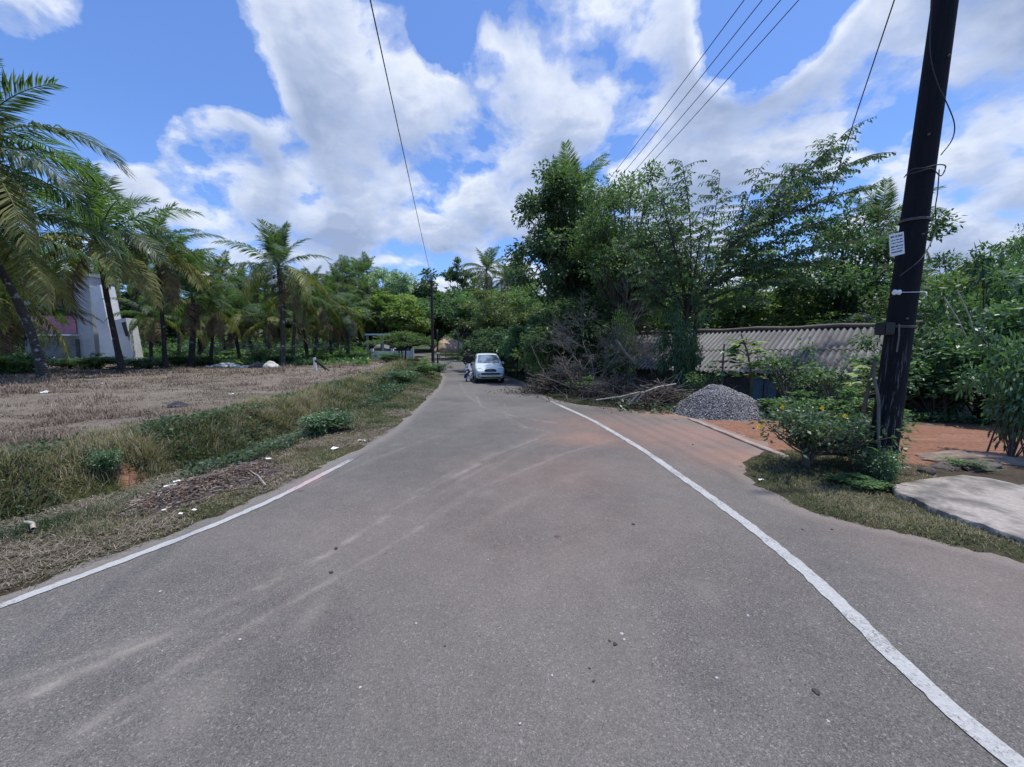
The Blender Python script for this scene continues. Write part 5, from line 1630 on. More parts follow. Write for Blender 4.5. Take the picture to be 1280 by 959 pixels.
def kerb():
    a = np.array(G(862, 524)); b_ = np.array(G(985, 574))
    pts = [a + (b_ - a) * t for t in np.linspace(0, 1, 14)]
    g = np.random.default_rng(2)
    m = MB()
    d = norm(b_ - a); nrm = np.array([-d[1], d[0]])
    V = []
    for i, p in enumerate(pts):
        w = .055 * g.uniform(.8, 1.2); z = .045 * g.uniform(.6, 1.1)
        for s, zz in ((-1, -.06), (-1, z - .012), (-.75, z), (.75, z), (1, z - .012), (1, -.06)):
            q = p + nrm * s * w; V.append((q[0] - a[0], q[1] - a[1], zz))
    Fc = [[i * 6 + k, i * 6 + k + 1, (i + 1) * 6 + k + 1, (i + 1) * 6 + k] for i in range(13) for k in range(5)]
    Fc += [[0, 1, 2, 3, 4, 5][::-1], [13 * 6 + k for k in range(6)]]
    m.add(V, Fc)
    tag(m.build('kerb', M['kerb'], None, (a[0], a[1], .0)), 'low broken concrete kerb between the asphalt and the red lane', 'kerb')
M['kerb'] = concrete_mat('kerb_concrete', (.34, .27, .23), (.28, .17, .13), .7, 3)
kerb()
lx, ly = G(843, 525)
lump('stone', 'black stone at the far end of the broken kerb', 'stone', lx, ly, .13, .09, .07, M['black'], 6)

def gravel_heap():
    cx, cy = W(912, 500, 9.9)[0], 10.05
    g = np.random.default_rng(77)
    n = 60
    xs = np.linspace(-1.5, 1.5, n); ys = np.linspace(-1.2, 1.2, n)
    X, Y = np.meshgrid(xs, ys)
    Rr = np.sqrt((X / 1.30) ** 2 + (Y / 1.05) ** 2)
    def hz(X, Y):
        Xs = X + .38; Rr = np.sqrt(np.where(Xs < 0, Xs / .92, Xs / 1.62) ** 2 + (Y / 1.02) ** 2) + (fbm(X + 50, Y + 50, 2, 5) - .5) * .25
        q = np.clip(1 - Rr, 0, 1); return .84 * (1 - (1 - q) ** 1.3) * .92 - .2 * np.clip(Rr - 1, 0, .3) - .02 + (fbm(X + 20, Y + 9, 3.5, 6) - .5) * .07
    Z = np.where(hz(X, Y) > -.1, hz(X, Y), -.1)
    gz0 = h(cx, cy)
    zt = np.array([[0]])
    gz = H(X + cx, Y + cy) - gz0
    Zs = np.maximum(Z, -.05) + np.minimum(gz, 0) * np.clip(Rr, 0, 1)
    o = tag(empty('gravel_heap', (cx, cy, gz0)), 'heap of grey crushed gravel beside the red lane', 'gravel heap')
    link('core', mesh_np('core', np.stack([X, Y, Zs], -1).reshape(-1, 3), [grid_faces(n, n)], [M['gravel_base']], smooth=True), o)
    m = 22000
    a = g.uniform(0, 2 * PI, m); r = np.sqrt(g.random(m)) * 1.08 + (g.random(m) < .06) * g.exponential(.22, m)
    sx, sy = r * np.cos(a) * 1.25, r * np.sin(a)
    zz = np.maximum(hz(sx, sy), -.05) + np.minimum(H(sx + cx, sy + cy) - gz0, 0) * np.clip(r, 0, 1)
    sc = g.uniform(.006, .022, m) * np.where(g.random(m) < .05, 1.7, 1)
    # each stone an irregular tetra-octahedron
    base = np.array([(1, 0, 0), (-1, 0, 0), (0, 1, 0), (0, -1, 0), (0, 0, 1), (0, 0, -1)], float)
    Vb = base[None] * g.uniform(.6, 1.3, (m, 6, 1)) * sc[:, None, None] + g.normal(0, .25, (m, 6, 3)) * sc[:, None, None]
    Vb += np.stack([sx, sy, zz + sc * .2], -1)[:, None, :]
    tf = np.array([(0, 2, 4), (2, 1, 4), (1, 3, 4), (3, 0, 4), (2, 0, 5), (1, 2, 5), (3, 1, 5), (0, 3, 5)])
    Ft = (np.arange(m)[:, None, None] * 6 + tf[None]).reshape(-1, 3)
    q = link('stones', mesh_np('stones', Vb.reshape(-1, 3), [Ft], [M['gravel']], attrs={'rnd': ('FACE', np.repeat(g.random(m), 8))}), o)
    q['kind'] = 'stuff'
gravel_heap()

# far soil heap by the bend and roadside posts
p = W(563, 434, 74)
lump('soil_heap', 'pale orange soil heap beyond the road bend', 'soil heap', p[0], 74, 3.3, 2, 2.3, M['soil_heap'], 12, rough=.3)
for k, px in enumerate([549, 557, 565, 571]):
    p = W(px, 440, 50)
    x = p[0]; z = h(x, 50)
    tube_thing('fence_post', 'thin wooden fence post on the grass before the soil heap', 'post', [(x, 50, z - .1), (x + .02, 50, z + .6), (x, 50, z + 1.2)], .05, M['twig_grey'], 'fence posts by the soil heap')
#PART3
# ------------------------------------------------------------------ field things
bx, by = W(333, 460, 31)[0], 31.0
lump('boulder', 'pale rounded boulder lying on the field before the solitary palm', 'boulder', bx + .35, by, .62, .5, .48, M['boulder'], 21, rough=.18)
lump('boulder', 'dark mottled stone touching the left side of the pale boulder', 'boulder', bx - .75, by + .1, .7, .45, .42, M['stone_dark'], 22, rough=.3)
def rubble():
    g = np.random.default_rng(31)
    y = 32.5
    for k in range(26):
        px = g.uniform(262, 305)
        x = at(px, y) + g.normal(0, .1); yy = y + g.normal(0, .35)
        s = g.uniform(.1, .24)
        lump('rubble_stone', 'pale broken stone in the rubble heap at the field edge', 'rubble', x, yy, s * g.uniform(.8, 1.5), s, s * g.uniform(.6, 1), M['rubble'], 100 + k, g.uniform(0, 6), z=h(x, yy) + g.uniform(0, .35) * max(0, 1 - abs(px - 284) / 24), group='rubble at the field edge', rough=.35)
M['rubble'] = simple('rubble', (.5, .5, .49), .9, var=.35, scale=5)
rubble()
def stake_things():
    x, y = W(394, 460, 27)[0], 27.0
    z = h(x, y)
    b = MB(); b.box((0, 0, .42), (.16, .14, 1.0), (0, R(-3), 0), bev=.015)
    tag(b.build('marker_post', M['white_wall'], None, (x, y, z)), 'pale stub post standing in the dry field', 'post')
    b = MB(); b.box((.42, -.02, .35), (1.15, .08, .16), (0, R(40), 0), bev=.01)
    tag(b.build('plank', M['bark_dark'], None, (x + .1, y - .1, z)), 'dark plank leaning against the stub post in the field', 'plank')
stake_things()
x, y = G(221, 511, .22)
def rag():
    g = np.random.default_rng(3)
    n = 16; u = np.linspace(-1, 1, n); X, Y = np.meshgrid(u, u)
    Z = .10 * np.exp(-(X ** 2 + Y ** 2) * 1.4) + .06 * fbm(X + 9, Y + 3, 2.2, 4) - .03
    msk = .30 * (1 + .25 * np.sin(3 * np.arctan2(Y, X)))
    P = np.stack([X * .2 * (1 + .3 * Y + .2 * np.sin(4 * Y)), Y * .13 + .05 * X + .03 * np.sin(5 * X), Z], -1)
    me = mesh_np('rag', P.reshape(-1, 3), [grid_faces(n, n)], [M['cloth_dark']], smooth=True)
    tag(link('rag', me, None, (x, y, h(x, y) + .03)), 'crumpled dark blue cloth lying on the dry field', 'cloth')
rag()

def scrap(label, px, py, s, seed, z=.22, mat='white_scrap', group=None, name='litter', cat='litter', lift=.02):
    g = np.random.default_rng(seed)
    x, y = G(px, py, z)
    n = 7; u = np.linspace(-1, 1, n); X, Y = np.meshgrid(u, u)
    Z = (fbm(X + seed, Y, 1.6, seed) - .3) * s * .8
    P = np.stack([X * s * (1 + .3 * g.normal(0, .4) * Y), Y * s * g.uniform(.4, .8) + .2 * s * X * g.normal(), Z], -1) + g.normal(0, .06 * s, (n, n, 3))
    tag(link(name, mesh_np(name, P.reshape(-1, 3), [grid_faces(n, n)], [M[mat]], smooth=True), None, (x, y, h(x, y) + lift), (0, 0, g.uniform(0, 6))), label, cat, group)
for k, (px, py, s) in enumerate([(56, 494, .14), (290, 496, .06), (127, 479, .08), (489, 461, .1), (430, 466, .07), (472, 456, .09)]):
    scrap('white scrap of litter lying on the dry field', px, py, s, 40 + k, group='litter on the field')
for k, (px, py, s) in enumerate([(213, 612, .055), (222, 606, .04), (226, 645, .025), (300, 580, .03), (336, 577, .035), (205, 640, .018), (270, 592, .03), (255, 610, .025), (243, 640, .02)]):
    scrap('pale scrap of rubbish on the burnt patch beside the left line', px, py, s, 60 + k, z=.06, group='rubbish on the burnt patch', lift=.06)
for lb, px, py, s, z in [('small white scrap of paper on the asphalt left of the right line', 775, 618, .05, 0), ('white scrap on the soil near the gravel heap', 832, 500, .09, 0), ('white bottle scrap lying under the cut branches', 846, 507, .07, 0), ('white scrap on the grass patch in front of the flowering bush', 951, 601, .035, .02), ('white scrap in the grass by the left verge shrub', 452, 547, .07, .1), ('pale leaf in the grass right of the verge shrub', 418, 557, .06, .1)]:
    scrap(lb, px, py, s, int(px), z=z)


M['pebble'] = simple('pebble', (.05, .048, .05), .9, var=.5, scale=30)
M['pebble_pale'] = simple('pebble_pale', (.42, .4, .38), .9, var=.3, scale=30)
g = np.random.default_rng(8)
for k, (px, py, s) in enumerate([(792, 656, .03), (769, 806, .026), (762, 802, .016), (737, 836, .012), (742, 852, .014), (1020, 866, .03), (866, 556, .03), (880, 838, .010), (1040, 662, .016), (1003, 662, .013), (556, 808, .011), (420, 686, .03), (414, 716, .025), (960, 594, .03)]):
    x, y = G(px, py); s *= .62; lump('pebble', 'small dark stone lying loose on the asphalt', 'pebble', x, y, s, s * .75, s * .45, M['pebble'], 200 + k, k, z=s * .3, group='dark pebbles on the asphalt')
for k, (px, py, s) in enumerate([(777, 793, .012), (780, 800, .009), (690, 845, .008), (896, 848, .009), (610, 700, .008), (1035, 902, .008), (300, 800, .010), (450, 860, .009), (200, 740, .010), (520, 780, .009), (650, 905, .007), (935, 770, .01)]):
    x, y = G(px, py); lump('pebble', 'tiny pale stone chip lying loose on the asphalt', 'pebble', x, y, s, s * .75, s * .5, M['pebble_pale'], 230 + k, k, z=s * .3, group='pale stone chips on the asphalt')

# burnt heap on the left verge
def burnt_heap():
    cx, cy = G(262, 606, .05)
    g = np.random.default_rng(15)
    d1 = norm(np.array(G(340, 585, .05)) - np.array(G(190, 640, .05))); d2 = np.array([-d1[1], d1[0]])
    L, Wd = 1.2, .48
    nu_, nv = 60, 30
    U, Vv = np.meshgrid(np.linspace(-1, 1, nu_), np.linspace(-1, 1, nv))
    rr = np.sqrt(U ** 2 + Vv ** 2) + (fbm(U * 2 + 9, Vv * 2, 1.3, 5) - .5) * .5
    X = cx + (U * L) * d1[0] + (Vv * Wd) * d2[0]; Y = cy + (U * L) * d1[1] + (Vv * Wd) * d2[1]
    Z = H(X, Y) + .13 * np.clip(1 - rr, -.4, 1) + (fbm(X, Y, 7, 6) - .5) * .05
    o = tag(empty('burnt_heap', (cx, cy, h(cx, cy))), 'low heap of burnt rubbish and ash on the verge beside the left line', 'rubbish heap')
    off = np.array([cx, cy, h(cx, cy)])
    link('ash', mesh_np('ash', np.stack([X, Y, Z], -1).reshape(-1, 3) - off, [grid_faces(nu_, nv)], [M['ash']], smooth=True), o)
    T = Tubes(); T2 = Tubes()
    for k in range(420):
        u, v = g.normal(0, .42, 2)
        x = cx + u * L * d1[0] + v * Wd * d2[0]; y = cy + u * L * d1[1] + v * Wd * d2[1]
        z = h(x, y) + .13 * max(0, 1 - math.hypot(u, v)) + .02
        a = g.uniform(0, PI); ln = g.uniform(.03, .15)
        d = np.array([math.cos(a), math.sin(a), g.normal(0, .12)]) * ln / 2
        p = np.array([x, y, z]) - off
        (T if k % 4 else T2).add(np.array([p - d, p + g.normal(0, .008, 3), p + d]), g.uniform(.0015, .004), 4)
    link('twigs', T.mesh('twigs', M['twig']), o)['kind'] = 'stuff'; link('twigs', T2.mesh('twigs', M['twig_pale']), o)['kind'] = 'stuff'
    n = 2600
    u = g.normal(0, .5, n); v = g.normal(0, .5, n)
    x = cx + u * L * d1[0] + v * Wd * d2[0]; y = cy + u * L * d1[1] + v * Wd * d2[1]
    z = H(x, y) + .12 * np.clip(1 - np.hypot(u, v), 0, 1) + .015
    D = norm(g.normal(0, 1, (n, 3)) * np.array([1, 1, .35]))
    V, Fq = leaf_arrays(np.stack([x, y, z], -1) - off, D, g.uniform(.02, .06, n), g.uniform(.01, .03, n), norm(np.array([0, 0, 1.]) + g.normal(0, .4, (n, 3))))
    link('dead_leaves', mesh_np('dead_leaves', V, [Fq], [M['deadleaf']], attrs={'rnd': ('FACE', g.random(n))}), o)['kind'] = 'stuff'
M['deadleaf'] = leaf_mat('deadleaf', (.06, .035, .025), (.14, .08, .06), (.3, .24, .19), 0, .85, .15)
burnt_heap()
for k, (a, c, r, m, lb) in enumerate([((312, 590), (332, 606), .008, 'twig_pale', 'pale broken stick lying across the right end of the burnt heap'), ((280, 582), (322, 580), .006, 'twig_pale', 'long pale stick along the far edge of the burnt heap'),
                                   ((216, 633), (250, 624), .009, 'bark_dark', 'charred black stick at the near edge of the burnt heap'), ((275, 618), (318, 610), .006, 'bark_dark', 'long thin charred stick lying toward the right line end of the burnt heap'),
                                   ((200, 620), (216, 611), .010, 'twig_pale', 'thick whitish stick on the left half of the burnt heap'), ((32, 652), (42, 663), .018, 'twig_pale', 'short pale stick in the green ditch at the left edge')]):
    p = G(*a, .08); q = G(*c, .08)
    A = np.array([p[0], p[1], max(h(*p), 0) + .07]); B = np.array([q[0], q[1], max(h(*q), 0) + .06])
    tube_thing('stick', lb, 'stick', [A, (A + B) / 2 + np.array([.01, .015, .015]), B], r, M[m])

# shrubs in the verge and ditch
for k, (lb, px, py, y, kd, w, hh) in enumerate([('dark green shrub in the verge where the left line ends', 405, 560, 7.6, 'shrub', 1.3, .55), ('leafy weed bush in the ditch at the left', 122, 612, 5.35, 'shrub', .55, .42),
                                                
                                                ('tall grassy clump beside the verge far along the left', 500, 475, 17, 'shrub', 1.5, .7), ('green clump on the verge mound before the roadside pole', 530, 468, 22, 'shrub2', 1.6, .7), ('dark shrub at the foot of the left roadside pole', 549, 464, 29, 'shrub', 1.8, .9),
                                                ('yellowish shrub left of the roadside pole', 531, 458, 30, 'fern', 1.3, .9), ]):
    x = at(px, y)
    o = put_tree('bush', lb, 'shrub', K[kd], x, y, k * 1.1, 1)
    o.scale = (w / 2.5, w / 2.5, hh / 2.2)

# ------------------------------------------------------------------ grass
def blades(name, label, pts, Lr, wr, lean, mat, rndf, seed, cat='grass', flat=0):
    g = np.random.default_rng(seed)
    n = len(pts)
    a = g.uniform(0, 2 * PI, n); L = Lr
    tilt = np.abs(g.normal(lean, .35, n)) if not flat else g.uniform(1.1, 1.5, n)
    tilt = np.clip(tilt, 0, 1.5)
    d = np.stack([np.cos(a) * np.sin(tilt), np.sin(a) * np.sin(tilt), np.cos(tilt)], -1)
    s = np.stack([-np.sin(a), np.cos(a), 0 * a], -1) * (wr * .5)[:, None]
    mid = pts + d * (L * .55)[:, None]
    d2 = norm(d + np.stack([np.cos(a) * .6, np.sin(a) * .6, -.35 + 0 * a], -1))
    tip = mid + d2 * (L * .45)[:, None]
    V = np.stack([pts - s, pts + s, mid + s * .75, mid - s * .75, tip], 1)
    i = np.arange(n)[:, None] * 5
    Fq = i + np.array([[0, 1, 2, 3]]); Ft = i + np.array([[3, 2, 4]])
    me = mesh_np(name, V.reshape(-1, 3), [Fq, Ft], [mat], attrs={'rnd': ('FACE', np.concatenate([rndf, rndf]))})
    tag(link(name, me), label, cat, kind='stuff')

def scatter(n, xr, yr, dens, seed):
    """points whose density falls with distance so that near ground is thick"""
    g = np.random.default_rng(seed)
    y = yr[0] * (yr[1] / yr[0]) ** g.random(n)
    x = xr(y, g.random(n))
    k = g.random(n) < dens(x, y)
    return x[k], y[k]
# left verge and ditch
def xs(y, u): return xl(y) - 0.02 - u ** 1.25 * 4.4
def dens(x, y):
    s = xl(y) - x
    d = .25 + .9 * sstep(fbm(x, y, 1.1, 61), .35, .62)
    ex = ((x - hx0) * .85 + (y - hy0) * .5) / 1.05; ey = (-(x - hx0) * .5 + (y - hy0) * .85) / .42
    d = d * (1 - .95 * np.exp(-(ex ** 2 + ey ** 2))) * (1 - .95 * np.exp(-((x - nx0) / .24) ** 2 - ((y - ny0) / .22) ** 2))
    d = d * np.where(s < 1.4, .55 + .6 * sstep(vnoise(x, y, 2.1, 69), .35, .7), 1)
    d = d * sstep(s + (vnoise(x, y, 6, 7) - .5) * .25, .02, .22)
    return d
x, y = scatter(330000, xs, (1.6, 34), dens, 5)
s = xl(y) - x
g = np.random.default_rng(6)
hgt = np.interp(s, [0, .3, 1.2, 1.8, 2.6, 3.1, 3.6, 4.4], [.03, .045, .07, .16, .20, .25, .19, .10]) * g.uniform(.5, 1.5, len(x)) * (.35 + 1.0 * fbm(x, y, .8, 62) + .7 * sstep(vnoise(x, y, 3.2, 67), .45, .9)) * np.interp(y, [2, 10, 20, 34], [.9, 1.05, 1.5, 2.0])
rn = np.clip(.50 + .75 * (fbm(x, y, .9, 63) - .5) * 2 + .35 * (vnoise(x, y, 4, 68) - .5) + g.normal(0, .24, len(x)) + .22 * (s < 1.1) * (y < 7.5) - .12 * (s > 1.3) * (s < 2.6) + .42 * sstep(s, 2.5, 3.1), 0, 1)
blades('verge_grass', 'green and straw coloured grass growing on the left verge and ditch', np.stack([x, y, H(x, y) - .01], -1), hgt, np.interp(y, [2, 10, 34], [.006, .012, .032]) * g.uniform(.7, 1.3, len(x)), .45, M['grass'], rn, 7)
x, y = scatter(46000, lambda y, u: xl(y) + .05 - u ** 1.2 * 2.0, (1.6, 16), lambda x, y: sstep(fbm(x, y, 1.0, 161), .38, .6) * sstep(xl(y) - x, -.02, .12), 55)
g = np.random.default_rng(56); n = len(x)
blades('mown_straw', 'cut straw clippings scattered over the left verge beside the road', np.stack([x, y, np.maximum(H(x, y), 0) + g.uniform(.004, .03, n)], -1), np.interp(y, [2, 16], [.07, .16]) * g.uniform(.4, 1.4, n), np.interp(y, [2, 16], [.004, .012]), 1.3, M['straw'], np.clip(g.normal(.5, .25, n), 0, 1), 57, flat=1)
# leafy ground weeds of the ditch
x, y = scatter(110000, lambda y, u: xl(y) - 1.1 - u * 2.9, (2.2, 24), lambda x, y: sstep(fbm(x, y, .7, 64), .40, .55) * .9, 9)
n = len(x); g = np.random.default_rng(10)
D = norm(g.normal(0, 1, (n, 3)) * np.array([1, 1, .3]) + np.array([0, 0, .35]))
Ls = np.interp(y, [2, 10, 24], [.04, .065, .12]) * g.uniform(.6, 1.4, n)
V, Fq = leaf_arrays(np.stack([x, y, H(x, y) + g.uniform(.0, .2, n) * (.5 + fbm(x, y, 1, 65))], -1), D, Ls, Ls * .55, norm(np.array([0, 0, 1.]) + g.normal(0, .5, (n, 3))))
tag(link('ditch_weeds', mesh_np('ditch_weeds', V, [Fq], [M['weed']], attrs={'rnd': ('FACE', np.clip(.35 + .5 * (fbm(x, y, 1.2, 66) - .5) + g.normal(0, .2, n), 0, 1))})), 'low leafy green weeds filling the ditch beside the left verge', 'weeds', kind='stuff')
# dry stubble of the field
def xf(y, u): return xl(y) - 3.0 - u * np.clip(y * 1.6, 5, 60)
x, y = scatter(400000, xf, (3.2, 42), lambda x, y: (.25 + .9 * sstep(fbm(x, y, .5, 71), .3, .65)) * (.2 + .8 * sstep(vnoise(x, y, 2.4, 76), .3, .6)), 15)
g = np.random.default_rng(16); n = len(x)
hgt = np.interp(y, [3, 10, 40], [.10, .13, .26]) * g.uniform(.4, 1.4, n) * (.3 + .8 * fbm(x, y, .4, 74) + .5 * vnoise(x, y, 2.4, 76)) * (.55 + 1.2 * sstep(vnoise(x, y, .8, 177), .5, .85))
blades('field_stubble', 'dry mown brown grass stubble covering the left field', np.stack([x, y, H(x, y) - .01], -1), hgt, np.interp(y, [3, 10, 40], [.006, .012, .045]) * g.uniform(.6, 1.3, n), .85, M['straw'], np.clip(g.normal(.45, .22, n) + .7 * (fbm(x, y, .25, 72) - .5) + .3 * (fbm(x, y, 2.5, 75) - .5), 0, 1), 17)
x, y = scatter(30000, xf, (4, 42), lambda x, y: sstep(fbm(x, y, .35, 73), .56, .68), 18)
n = len(x)
blades('field_grass', 'sparse green grass tufts sprouting in the dry left field', np.stack([x, y, H(x, y) - .01], -1), np.interp(y, [3, 10, 40], [.06, .08, .2]) * g.uniform(.4, 1.3, n), np.interp(y, [3, 10, 40], [.006, .012, .045]), .6, M['grass'], np.clip(g.normal(.45, .2, n), 0, 1), 19)
# right grass patch by the pole
def xg(y, u): return xa(y) - .06 + u * 2.6
def dg(x, y):
    r = x - xa(y)
    d = sstep(r + (vnoise(x, y, 5, 7) - .5) * .3, .0, .3) * (1 - sstep(x + .3 * y, 6.9, 7.3)) * (y < 6.35)
    d = d * (.3 + .8 * sstep(fbm(x, y, 1.6, 81), .3, .6)) * (1 - .8 * np.exp(-((x - 4.0) / .28) ** 2 - ((y - 5.3) / .25) ** 2))
    return d
x, y = scatter(105000, xg, (1.9, 6.4), dg, 20)
g = np.random.default_rng(21); n = len(x)
rn = np.clip(.84 + .8 * (fbm(x, y, 1.4, 82) - .5) + g.normal(0, .25, n) - .3 * (x - xa(y) < .45), 0, 1)
blades('patch_grass', 'short drying grass on the triangular patch around the tarred pole', np.stack([x, y, H(x, y) - .01], -1), g.uniform(.02, .075, n), g.uniform(.004, .008, n), .7, M['grass'], rn, 22)
# right verge grass further on
x, y = scatter(60000, lambda y, u: xa(y) - .1 + u ** 1.4 * 3.2, (10.9, 34), lambda x, y: 1.3 * sstep(x - xa(y) + (vnoise(x, y, 4, 3) - .5) * .3, 0, .25) * (.3 + .7 * sstep(fbm(x, y, 1, 83), .3, .6)), 23)
g = np.random.default_rng(24); n = len(x)
blades('roadside_grass', 'thin grass along the right verge below the cut branches', np.stack([x, y, H(x, y) - .01], -1), np.interp(y, [10, 34], [.1, .25]) * g.uniform(.4, 1.3, n), np.interp(y, [10, 34], [.012, .035]), .5, M['grass'], np.clip(.4 + .5 * (fbm(x, y, .9, 84) - .5) + g.normal(0, .2, n), 0, 1), 25)
# ragged ground cover under the right brush and the hut yard
x, y = scatter(46000, lambda y, u: 3.0 + u * 12, (8.6, 20), lambda x, y: (y + .12 * x > 10.6) * (.25 + .75 * sstep(fbm(x, y, .6, 86), .35, .6)) * (np.hypot(x - 5.6, y - 10) > 1.3), 27)
n = len(x); D = norm(g.normal(0, 1, (n, 3)) * np.array([1, 1, .4]) + np.array([0, 0, .4]))
Ls = g.uniform(.05, .14, n)
V, Fq = leaf_arrays(np.stack([x, y, H(x, y) + g.uniform(0, .35, n) * fbm(x, y, .8, 87)], -1), D, Ls, Ls * .5, norm(np.array([0, 0, 1.]) + g.normal(0, .5, (n, 3))))
tag(link('yard_weeds', mesh_np('yard_weeds', V, [Fq], [M['leaf_shrub']], attrs={'rnd': ('FACE', g.random(n))})), 'low tangled weeds covering the ground in front of the hut', 'weeds', kind='stuff')
# far undergrowth under the palms and the bend
x, y = scatter(150000, lambda y, u: at(560, y) - u * y * 1.6, (36, 80), lambda x, y: (x < -.37 * y) * (x < xl(y) - .5) * (.35 + .65 * sstep(fbm(x, y, .2, 88), .35, .6)), 29)
n = len(x); D = norm(g.normal(0, 1, (n, 3)) * np.array([1, 1, .5]) + np.array([0, 0, .5]))
Ls = g.uniform(.25, .55, n)
V, Fq = leaf_arrays(np.stack([x, y, H(x, y) + g.uniform(0, 1, n) * fbm(x, y, .3, 89) * np.interp(y, [36, 48, 60, 80], [.5, 1.2, 3.5, 5.5])], -1), D, Ls, Ls * .4, norm(np.array([0, 0, 1.]) + g.normal(0, .6, (n, 3))))
tag(link('undergrowth', mesh_np('undergrowth', V, [Fq], [M['leaf_mid']], attrs={'rnd': ('FACE', g.random(n))})), 'tangled green undergrowth on the ground beneath the palm grove', 'undergrowth', kind='stuff')

# ------------------------------------------------------------------ car
def car():
    o = tag(empty('parked_car', (at(615, 19.4) - .06, 19.3, .012), R(9)), 'silver hatchback facing the camera on the right side of the road', 'car')
    # stations: y, z bottom, z shoulder (belt), z top, half width low, half width belt, half width top
    S = [(0.00, .34, .50, .56, .52, .54, .46), (.05, .24, .60, .68, .66, .68, .58), (.20, .20, .70, .76, .71, .73, .62), (.55, .20, .76, .85, .735, .745, .60), (.95, .20, .82, .93, .74, .745, .60),
         (1.10, .20, .86, .98, .74, .745, .62), (1.72, .20, .90, 1.41, .74, .742, .53), (1.95, .20, .90, 1.47, .74, .742, .545), (2.5, .20, .91, 1.49, .74, .742, .55), (3.0, .20, .92, 1.46, .735, .735, .545), (3.25, .22, .92, 1.38, .73, .725, .53), (3.46, .28, .90, .98, .69, .69, .6), (3.52, .36, .84, .88, .6, .6, .52)]
    rows = []
    for (yy, zb, zs, zt, w0, w1, w2) in S:
        R_ = [(0, zb), (w0 * .9, zb), (w0, zb + .08), (w0 + .01, (zb + zs) / 2), (w1, zs), (w1 * .45 + w2 * .55, zs + (zt - zs) * .62), (w2, zt - .035), (w2 * .82, zt - .005), (0, zt + .012)]
        full = [(a, yy, z) for a, z in R_] + [(-a, yy, z) for a, z in R_[-2:0:-1]]
        rows.append(full)
    n = len(rows[0]); b = MB()
    V = [p for r in rows for p in r]
    Fc = [[k * n + i, k * n + (i + 1) % n, (k + 1) * n + (i + 1) % n, (k + 1) * n + i] for k in range(len(rows) - 1) for i in range(n)]
    Fc += [list(range(n))[::-1], [(len(rows) - 1) * n + i for i in range(n)]]
    b.add(V, Fc, 0, True)
    me = b.mesh('body', M['car'])
    body = link('body', me, o)
    md = body.modifiers.new('s', 'SUBSURF'); md.levels = md.render_levels = 2
    bake(body)
    def quad_panel(name, P, mat, th=.012, parent=o, smooth=False, out=(0, -1, .3)):
        P = np.array(P, float); c = P.mean(0); nr = norm(np.cross(P[1] - P[0], P[2] - P[0]))
        if nr @ np.array(out) < 0: nr = -nr
        V = [tuple(p + nr * th) for p in P] + [tuple(p - nr * .03) for p in P]
        k = len(P)
        m = MB(); m.add(V, [list(range(k)), list(range(k, 2 * k))[::-1]] + [[i, (i + 1) % k, k + (i + 1) % k, k + i] for i in range(k)])
        import bmesh
        me = m.mesh(name, mat); bm = bmesh.new(); bm.from_mesh(me); bmesh.ops.recalc_face_normals(bm, faces=bm.faces); bm.to_mesh(me); bm.free()
        return link(name, me, parent)
    quad_panel('windscreen', [(-.59, 1.10, .965), (-.3, 1.05, .972), (0, 1.03, .975), (.3, 1.05, .972), (.59, 1.10, .965), (.485, 1.66, 1.375), (.24, 1.63, 1.395), (0, 1.62, 1.40), (-.24, 1.63, 1.395), (-.485, 1.66, 1.375)], M['glass'], .014)
    for s in (-1, 1):
        quad_panel('side_window', [(s * .715, 1.42, .95), (s * .715, 2.2, .95), (s * .60, 2.2, 1.36), (s * .59, 1.78, 1.34)], M['glass'], .02, out=(s, 0, .2))
        quad_panel('side_window', [(s * .715, 2.28, .95), (s * .71, 3.0, .95), (s * .60, 2.9, 1.35), (s * .60, 2.28, 1.36)], M['glass'], .02, out=(s, 0, .2))
        quad_panel('headlight', [(s * .34, .03, .585), (s * .66, .10, .60), (s * .69, .24, .73), (s * .58, .22, .765), (s * .38, .13, .715)], M['lamp_glass'], .02)
        m = MB(); m.box((s * .80, 1.42, .98), (.16, .1, .13), bev=.03); m.build('mirror', M['car'], o)
        m = MB(); m.tube([(s * .57, .05, .40), (s * .57, -.02, .40)], .085, 12); fl = m.build('fog_lamp_recess', M['grille'], o)
        m = MB(); m.tube([(s * .57, 0, .40), (s * .57, -.03, .40)], .045, 12); m.build('fog_lamp', M['lamp_glass'], fl)
        m = MB(); m.tube([(s * -.25 - .02, 1.02, .985), (s * -.25 + .30, 1.06, 1.02)], .008, 5); m.build('wiper', M['black'], o)
    quad_panel('grille', [(-.28, .02, .575), (.28, .02, .575), (.30, .06, .66), (.2, .08, .71), (-.2, .08, .71), (-.30, .06, .66)], M['grille'], .02)
    m = MB(); m.tube([(-.06, .005, .645), (0, -.002, .655), (.06, .005, .645)], .013, 6); m.build('badge', M['rim'], o)
    m = MB(); m.box((0, .035, .40), (1.26, .12, .2), bev=.05); m.build('bumper', M['car'], o)
    m = MB(); m.box((0, -.02, .475), (.96, .06, .10), bev=.02); m.build('air_intake', M['grille'], o)
    m = MB(); m.box((0, .02, .30), (1.0, .06, .06), bev=.02); m.build('lower_grille', M['grille'], o)
    m = MB(); m.box((0, -.045, .375), (.46, .02, .10), bev=.004); pl = m.build('number_plate', M['plate'], o)
    m = MB()
    for k, wv in enumerate([.03, .04, .012, .035, .035, .035, .035]): m.box((-.17 + k * .056, -.058, .375), (wv, .003, .055))
    m.build('lettering', M['black'], pl)
